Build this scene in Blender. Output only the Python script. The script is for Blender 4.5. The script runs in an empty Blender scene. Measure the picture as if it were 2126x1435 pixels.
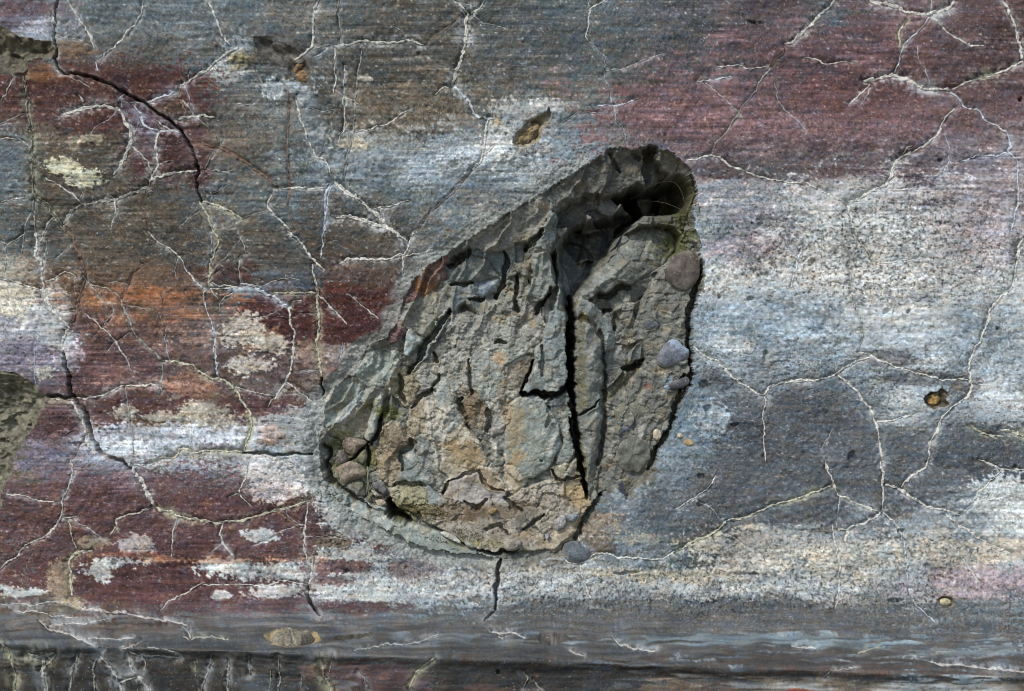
import bpy, math
import numpy as np
from mathutils import Vector

# ------------------------------------------------------------------ camera, sky, sun, exposure
S = 0.0006                      # metres per drawing unit (1 unit = one pixel of the 2126 wide photograph on the wall plane)
CX, CY = 1063.0, 717.5
FOCAL = 50.0
DIST = 2126 * S * FOCAL / 36.0  # camera to wall plane
sc = bpy.context.scene
cam = bpy.data.cameras.new("camera"); camo = bpy.data.objects.new("camera", cam)
sc.collection.objects.link(camo); sc.camera = camo
cam.lens = FOCAL; cam.sensor_width = 36.0; cam.clip_start = 0.05; cam.clip_end = 400
camo.location = (0, -DIST, 0); camo.rotation_euler = (math.radians(90), 0, 0)
cam.dof.use_dof = True; cam.dof.focus_distance = DIST + 0.012; cam.dof.aperture_fstop = 5.0

SUN_EL, SUN_AZ = 46.0, -36.0    # degrees; azimuth from straight in front of the wall, negative = to the left
world = bpy.data.worlds.new("World"); sc.world = world; world.use_nodes = True
nt = world.node_tree; nt.nodes.clear()
sky = nt.nodes.new("ShaderNodeTexSky"); sky.sky_type = 'NISHITA'; sky.sun_disc = False
sky.sun_elevation = math.radians(SUN_EL); sky.sun_rotation = math.radians(180 + SUN_AZ * -1.0)
sky.air_density = 1.0; sky.dust_density = 1.0; sky.ozone_density = 1.0
bg = nt.nodes.new("ShaderNodeBackground"); bg.inputs[1].default_value = 0.09
out = nt.nodes.new("ShaderNodeOutputWorld")
nt.links.new(sky.outputs[0], bg.inputs[0]); nt.links.new(bg.outputs[0], out.inputs[0])
sun = bpy.data.lights.new("sun", 'SUN'); suno = bpy.data.objects.new("sun", sun); sc.collection.objects.link(suno)
sun.energy = 1.5; sun.angle = math.radians(12); sun.color = (1.0, 0.97, 0.93)
el, az = math.radians(SUN_EL), math.radians(SUN_AZ)
sdir = Vector((math.sin(az) * math.cos(el), -math.cos(az) * math.cos(el), math.sin(el)))
suno.rotation_euler = (-sdir).to_track_quat('-Z', 'Y').to_euler(); suno.location = sdir * 5
sc.view_settings.view_transform = 'Standard'; sc.view_settings.look = 'None'
sc.view_settings.gamma = 1.0; sc.view_settings.use_curve_mapping = False
sc.view_settings.exposure = 0.86
sc.cycles.filter_width = 0.9

# ------------------------------------------------------------------ data traced by eye (tile letter = origin and scale of a close-up view)
VEINS = """A 4 d 345,0 340,60 335,150 330,230 340,290 335,360 355,420 385,450 490,455 590,480 690,520 770,565 830,600 900,640 960,685 1030,735 1100,790 1140,850 1175,920 1205,990 1210,1040 1205,1100 1210,1190 1230,1230
A 4 p 322,60 318,150 316,250
A 4 p 322,365 335,410 360,450
A 5 o 1230,1230 1300,1250 1400,1290 1480,1340
A 4 o 1215,1230 1240,1280 1280,1330 1300,1417
A 8 m 130,460 150,530 165,620 170,720 195,830 190,910 180,940 205,980 200,1080 200,1150 230,1215 290,1260 330,1320 375,1390 390,1417
A 5 g 205,1220 210,1417
A 4 p 410,0 450,60 500,140 550,220 575,295
A 4 p 880,0 870,70 830,150 770,220 680,300 610,370
A 4 p 1265,0 1310,80 1345,170 1375,240 1415,280
A 5 p 1465,290 1400,330 1330,370 1260,430 1180,475 1110,510 1085,570
A 5 b 1085,570 1110,620 1135,680 1140,740
A 5 p 1950,0 1920,80 1920,180 1910,290 1870,320 1800,370
A 3 g 2075,0 2070,100 2090,200 2085,260 2060,265 2000,275 1920,300
A 3 p 2055,265 2050,400 2055,500 2045,570
A 7 p 380,700 440,680 540,655 640,650 720,665 740,690 770,760 800,790 800,850 780,930 740,1000 690,1070
A 5 w 770,565 745,600 740,660
A 3 p 800,890 860,940 900,990 930,1050
A 5 p 975,800 955,860 965,950 965,1020 930,1080 905,1140
A 6 p 1205,1045 1100,1055 1000,1075 930,1085
A 7 g 905,1140 830,1180 760,1205 690,1220 600,1235 500,1250 450,1280 410,1330 375,1370
A 3 p 500,1250 440,1190 370,1140 300,1110 280,1090
A 3 p 695,1220 715,1290 690,1350 680,1395
A 2 b 890,1150 885,1280 905,1400
A 4 w 820,650 860,700 870,750 920,790 970,805 1060,800 1110,815
A 3 p 960,740 1020,780 1060,805
A 5 w 900,625 960,600 1030,580 1060,560
A 6 p 1090,730 1160,715 1230,705 1310,715
A 5 b 1210,860 1280,895 1350,910 1430,950 1500,990 1570,1040 1640,1090 1690,1150
A 2 p 1370,845 1330,910 1280,990 1255,1035
A 4 p 1710,1160 1800,1150 1900,1155 1990,1150 2035,1110
A 4 p 1810,600 1835,700 1870,800 1900,900 1940,960 1990,975 2020,1040 2035,1100 2065,1135
A 3 b 1775,570 1775,700 1760,880 1770,1000 1775,1180 1760,1270 1800,1380 1800,1417
A 4 p 1690,1150 1660,1190 1640,1260 1680,1320 1760,1390 1780,1417
A 2 g 1640,1290 1560,1310 1490,1335 1420,1370 1370,1390
A 4 w 2035,1110 2000,1170 1990,1270 1990,1417
A 3 p 0,850 60,845 120,860 170,890
A 3 p 0,620 40,560 80,480
A 3 p 0,1240 80,1220 150,1215
A 3 p 320,1330 290,1380 270,1417
A 2 p 2115,400 2105,600 2110,780 2080,830 2075,880
A 3 p 1450,635 1530,640 1570,600
A 2 p 1240,1045 1430,1050
A 3 w 585,380 600,430
A 4 w 480,580 510,620
B 6 p 210,0 220,100 215,150 250,200 260,310 270,380 290,440 340,510 400,570 420,600 385,660 380,750
B 6 d 380,750 395,810 420,870 430,950 440,1010 500,1080 530,1120 540,1200 570,1280 620,1360 680,1395 740,1410 800,1455
B 4 d 270,1005 290,1015 370,1020 445,1020
B 5 p 430,1040 480,1110 515,1200 525,1290 580,1370
B 4 o 300,1030 370,1032 440,1035
B 5 b 400,0 440,30 460,90 490,150 525,240 520,290
B 5 b 515,300 490,400 460,510 430,600
B 3 p 275,310 340,290 390,255 440,260 470,290
B 4 g 525,315 600,335 680,365 735,405
B 3 b 890,195 830,240 790,310 760,390 740,420
B 4 g 740,420 770,490 805,560 810,610 850,660 900,710 950,740 990,795
B 5 o 990,795 1080,800 1170,820 1220,860 1290,905 1340,905 1430,950 1470,1030 1530,1110 1545,1200 1510,1290 1495,1350
B 4 w 1340,905 1330,830 1310,720 1320,620 1270,500 1245,390 1280,345
B 4 o 1280,345 1285,230 1300,160 1340,80 1330,30 1305,0
B 3 p 905,0 980,80 1060,120 1110,170 1140,240 1190,300 1240,350
B 4 p 1280,350 1380,355 1460,345 1400,335 1340,335 1300,315
B 6 w 1470,320 1540,325 1600,370 1680,410 1770,460
B 5 p 1770,460 1775,560 1805,620 1800,720 1780,860 1750,930 1690,1010 1640,1080
B 4 o 1680,378 1800,378 1940,380
B 3 p 1770,455 1800,430 1850,425
B 3 p 1475,150 1465,220 1470,310
B 2 p 1455,0 1490,70 1515,150
B 5 p 1760,0 1830,50 1880,130 1940,195 1990,240
B 5 o 1915,200 1930,290 1945,380 1945,480 1960,580 1940,680 1955,790 1970,900
B 4 p 1945,390 2010,450 2070,510 2126,570
B 3 d 1970,900 1975,1000
B 3 p 515,505 580,550 640,600 710,680 770,780 805,860
B 2 p 800,620 740,660 690,700 660,735
B 3 g 990,800 1000,860 990,930 975,1000
B 4 p 455,1020 560,1025 650,1000 740,950 850,945 980,945
B 3 g 765,950 780,1040 790,1150 810,1230 820,1370
B 3 p 1440,955 1560,990 1680,1010
B 3 p 1755,925 1850,1000 1960,1085
B 2 p 1790,860 1870,855 1950,855
B 4 o 930,1410 990,1390 1070,1390 1110,1330 1200,1355 1320,1345 1420,1350 1495,1355
B 4 d 1495,1355 1570,1360 1640,1355 1700,1375 1780,1365 1910,1370
B 2 w 230,600 215,720 205,830 225,960
B 2 p 270,0 240,70
B 2 p 285,60 265,180
B 3 p 0,60 30,80 100,50 150,10
B 2 p 30,80 40,180 25,270
B 3 p 0,290 100,310 180,340 255,360
B 3 p 1350,430 1430,375
B 2 p 1285,350 1350,430 1345,490
B 2 b 990,380 1000,480 980,560 970,690
B 2 b 430,1417 490,1310 540,1230
B 2 w 2100,680 2085,790
B 3 p 505,270 530,315
C 8 p 740,10 800,40 860,110 900,200 940,290
C 4 o 940,290 860,320 760,345 710,370 700,420 670,460
C 6 o 940,290 1030,315 1090,350 1200,365 1330,385 1440,380 1560,350 1690,310 1800,285 1890,250
C 3 p 1085,360 1060,430 1055,590
C 4 p 1365,395 1350,460 1380,530 1440,600
C 2 p 1360,515 1270,585
C 4 b 1690,315 1760,370 1860,440
C 4 p 1885,250 1880,330 1865,440 1865,560 1890,640
C 4 p 1920,600 1910,700 1890,770
C 4 d 1890,770 1885,830 1910,890 1950,945
C 3 p 1890,770 1800,750 1720,740 1640,770 1530,765 1310,765 1220,765 1150,810 1040,860 985,920
C 2 p 1870,470 2000,470 2126,490
C 3 p 820,30 920,30 980,0
C 3 p 1525,0 1510,90 1465,190 1480,230 1540,285
C 2 p 1460,205 1400,230
C 3 p 1740,0 1800,40 1850,130
C 4 p 430,0 450,80 420,170 385,240 375,350 330,420 260,480 160,520 100,590 40,630 0,670
C 3 p 40,215 110,210 200,240 350,262
C 3 p 380,360 470,350
C 3 o 415,365 440,470 465,545
C 6 o 560,560 470,570 420,610 430,700 440,830
C 4 p 0,880 100,875 200,885 320,875 440,880
C 5 p 440,890 560,910 700,920 800,930 900,960 1040,975 1150,1000
C 3 p 80,915 200,930 330,965 480,960
C 5 p 240,990 300,1030 400,1050 490,1080 560,1120 610,1150 630,1170
C 3 p 540,1080 820,1080
C 4 p 300,1015 420,1000 600,980 670,960
C 4 p 740,1150 800,1130 870,1100
C 4 p 745,1160 780,1190 850,1210 1000,1215 1100,1225
C 5 p 1150,1040 1170,1075
C 3 p 900,1135 1000,1160 1110,1200
C 3 o 1120,1080 1400,1090
C 8 o 0,1130 50,1190 75,1260 90,1350 80,1417 84,1480
C 8 p 265,1200 255,1290 265,1417 262,1490
C 6 o 340,1200 270,1270
C 9 o 170,1195 250,1215 330,1190
C 6 p 480,1190 440,1280 425,1417 420,1480
C 5 p 590,1220 570,1290 580,1417 585,1480
C 6 p 600,1205 660,1260 710,1330 745,1417 760,1480
C 6 p 780,1200 800,1290 860,1350 910,1417
C 5 p 830,1335 720,1370
C 4 p 850,1200 885,1250 880,1300
C 5 p 1290,1210 1270,1300 1230,1417
C 4 o 1190,1240 1195,1290
C 6 p 1400,1240 1390,1417 1392,1480
C 5 p 1520,1210 1530,1320
C 6 p 1700,1200 1705,1290 1720,1330 1705,1417
C 8 o 1960,1230 1985,1320 2030,1417 2040,1480
C 3 p 1660,1290 1650,1417
C 3 p 1850,1310 1840,1417
C 4 p 2040,1200 2020,1300
D 5 d 1000,590 995,640 990,700 970,770 980,840 965,910
D 3 d 960,930 930,955 900,980
D 4 p 1370,590 1420,630 1490,640 1540,610 1600,572 1680,580 1720,600 1830,600 1900,615 2000,605 2060,570 2126,545
D 4 p 1490,640 1500,710 1530,790 1560,855
D 5 p 1480,440 1485,500
D 5 p 950,1040 1100,1060 1150,1085
D 4 p 990,1070 1020,1095
D 4 p 1690,1075 1740,1115 1830,1145 1950,1165
D 3 p 100,1165 300,1130 480,1110 620,1070
D 5 o 600,1215 540,1260 480,1310 440,1410
D 4 p 120,1300 160,1340 190,1417
D 4 p 1140,1300 1170,1350 1130,1417
D 4 p 1200,1350 1260,1417
D 3 p 1420,1160 1510,1200
E 5 p 910,0 930,80 960,150 1000,220 1080,260 1170,295 1230,315
E 5 o 965,155 880,185 800,215 720,245 630,265 530,305 450,345 380,365 290,375 270,420 200,460 100,500 0,560
E 3 p 235,100 180,180 110,230 40,270 0,300
E 2 p 110,245 190,280 270,370
E 5 p 1250,0 1270,80 1260,140 1270,220 1265,310
E 5 p 1265,310 1220,355 1140,390 1060,425 1030,500
E 3 p 1060,430 990,430
E 5 p 1545,0 1530,50 1450,90 1400,140 1380,170
E 6 p 1280,155 1370,180 1450,240 1540,290 1640,310 1740,340
E 3 p 1740,340 1800,280 1840,200 1920,130 1990,65
E 6 p 1650,335 1700,380 1780,430 1860,490 1940,535 2050,580
E 3 p 1265,320 1330,380 1370,430 1380,490
E 4 p 955,395 965,500 1000,650 995,800 970,915
E 2 p 1000,230 985,330 978,420
E 2 p 275,430 360,485 420,540 490,640
E 3 p 1650,500 1720,560 1790,660 1845,745
E 3 w 1390,490 1410,700 1430,830 1480,900 1580,990
E 4 p 1850,0 1920,20 1980,60 2126,60
E 2 g 0,620 60,660 140,740
E 4 p 700,1125 850,1150
E 5 p 1550,1220 1700,1235 1850,1255 2126,1285
E 4 o 1110,1170 1240,1135
E 3 p 900,1340 960,1290 1100,1260
F 5 p 90,700 160,760 240,795 300,850 340,900 440,960 510,1000 535,1005
F 5 p 535,1005 560,960 620,935 720,915 860,915 970,885 1040,830 1100,800 1180,775
F 3 p 535,1010 545,1050 525,1110 535,1200 530,1300 545,1417
F 4 p 1110,745 1180,755 1240,790 1330,830 1430,860 1530,885 1620,910 1790,912
F 5 p 2126,40 2090,100 2085,200 2070,310 2040,360 1970,420 1910,490 1900,560 1870,650 1830,730 1795,800 1800,900 1815,960 1780,1020 1700,1070 1630,1130 1590,1220 1550,1310 1540,1417
F 5 p 990,885 1060,940 1130,1010 1190,1100 1225,1180 1245,1290 1250,1360 1265,1417
F 4 p 1230,1170 1310,1165 1400,1135 1480,1120
F 4 m 1080,0 1130,80 1180,150 1205,215
F 3 g 1040,190 1065,260 1070,380 1100,490 1135,560 1140,640 1110,740
F 3 w 770,80 740,180 720,280 700,345
F 5 o 1800,1190 1850,1230 1920,1250 2000,1260
F 6 o 1980,1220 2050,1225 2126,1260
F 2 p 960,1210 890,1330
F 2 w 660,20 680,100
F 2 w 960,305 1060,325
G 6 p 970,0 920,50 860,110 800,170 740,220 700,265 660,265
G 3 b 660,265 650,320 600,370 580,410
G 3 g 580,410 520,480 480,560 420,630 380,690 330,760 310,810 250,860 220,920
G 8 p 1180,5 1240,15 1340,40 1430,75 1480,85 1550,85 1640,60 1690,30 1705,0
G 3 w 1550,95 1510,160 1460,200 1400,270 1370,320 1360,390 1340,440
G 4 p 1560,100 1620,160 1690,220 1740,245 1780,275 1880,280
G 4 o 1400,125 1360,190 1355,240 1368,290
G 8 p 1150,495 1230,480 1330,455 1400,480 1470,520 1540,545 1690,545
G 5 p 1690,545 1760,510 1850,480 1950,450 2040,420 2126,370
G 8 o 1840,478 1950,448
G 4 p 1190,510 1150,550 1085,615 1055,635
G 2 p 1175,555 1170,590 1120,650
G 5 p 1995,0 2030,60 2060,130 2090,200 2110,290 2120,360
G 3 p 780,350 860,365 890,385 930,395 1000,375 1090,390
G 3 p 240,412 300,400 390,405 440,420 550,405
G 4 p 65,980 150,965 220,950 270,975 330,1020 400,1040 470,1075 560,1095 680,1120 790,1120 860,1160 920,1190 1040,1250
G 7 p 1040,1250 1120,1220 1200,1170 1280,1135 1320,1080 1330,1010 1380,960 1440,935
G 4 p 1440,935 1500,905 1560,860 1610,810 1620,770 1650,720 1700,665
G 4 o 1380,955 1410,905 1440,895
G 3 p 1280,1155 1350,1170 1410,1155 1480,1155
G 5 p 1050,1255 1070,1320 1085,1417
G 4 w 1680,560 1720,600 1760,650 1850,680 1900,740 1970,770 2040,830 2050,890 2030,930 2090,990 2085,1090 2090,1240 2050,1417
G 3 w 1740,990 1850,950 1960,955 2030,930
G 2 w 595,500 620,610 680,690 740,740 790,800
G 2 w 1470,280 1480,370 1530,440 1550,500
G 3 w 120,500 230,490 330,465
G 2 w 1640,820 1670,910 1670,990 1600,1100
H 4 p 710,0 750,30 800,75
H 4 p 905,0 870,50 820,75
H 8 p 805,75 785,120 795,190 785,250 765,350 740,420 710,500 700,520
H 4 p 695,525 640,540 600,580
H 6 w 705,525 760,570 810,620 840,690 870,720 970,725
H 5 p 925,730 910,820 900,920 880,990 830,1040
H 3 b 830,1040 770,1110 700,1190 640,1240 570,1300 520,1370 490,1417
H 3 p 960,900 900,950
H 5 p 0,270 60,275 130,245 210,250 320,262 400,250 450,240 480,260 530,275
H 2 b 535,270 620,210 700,150 760,90
H 3 g 20,0 10,100 20,240
H 3 p 1535,0 1550,50 1540,150 1525,220 1540,250
H 3 p 1640,0 1550,50
H 2 w 1540,250 1600,310 1645,350 1635,470 1670,540 1690,650 1710,740 1760,790 1775,880
H 2 p 1645,435 1760,420 1840,385 1900,360 1990,330
H 3 p 45,400 40,560 40,690 45,790 10,840
H 3 g 150,300 130,440 110,600 100,780 90,860 60,970 40,1100
H 3 p 110,805 200,795 300,760 370,715 450,670
H 8 p -30,1100 0,1130 60,1180 130,1220 190,1280 260,1330 300,1370
H 8 p -10,1335 70,1325 150,1345 220,1375 290,1390 350,1417 390,1450 430,1480
H 3 w 1600,650 1700,650 1800,625 1850,600
H 2 w 1380,750 1470,690 1640,690
H 3 p 220,1280 320,1265 440,1230
I 5 p 610,525 590,570 570,630 490,655 370,660 290,655 245,680
I 4 p 575,640 650,630 720,605
I 3 p 560,640 555,740
I 3 w 210,290 185,380 170,500 155,650
I 3 p 295,830 360,890 440,950"""
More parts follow.
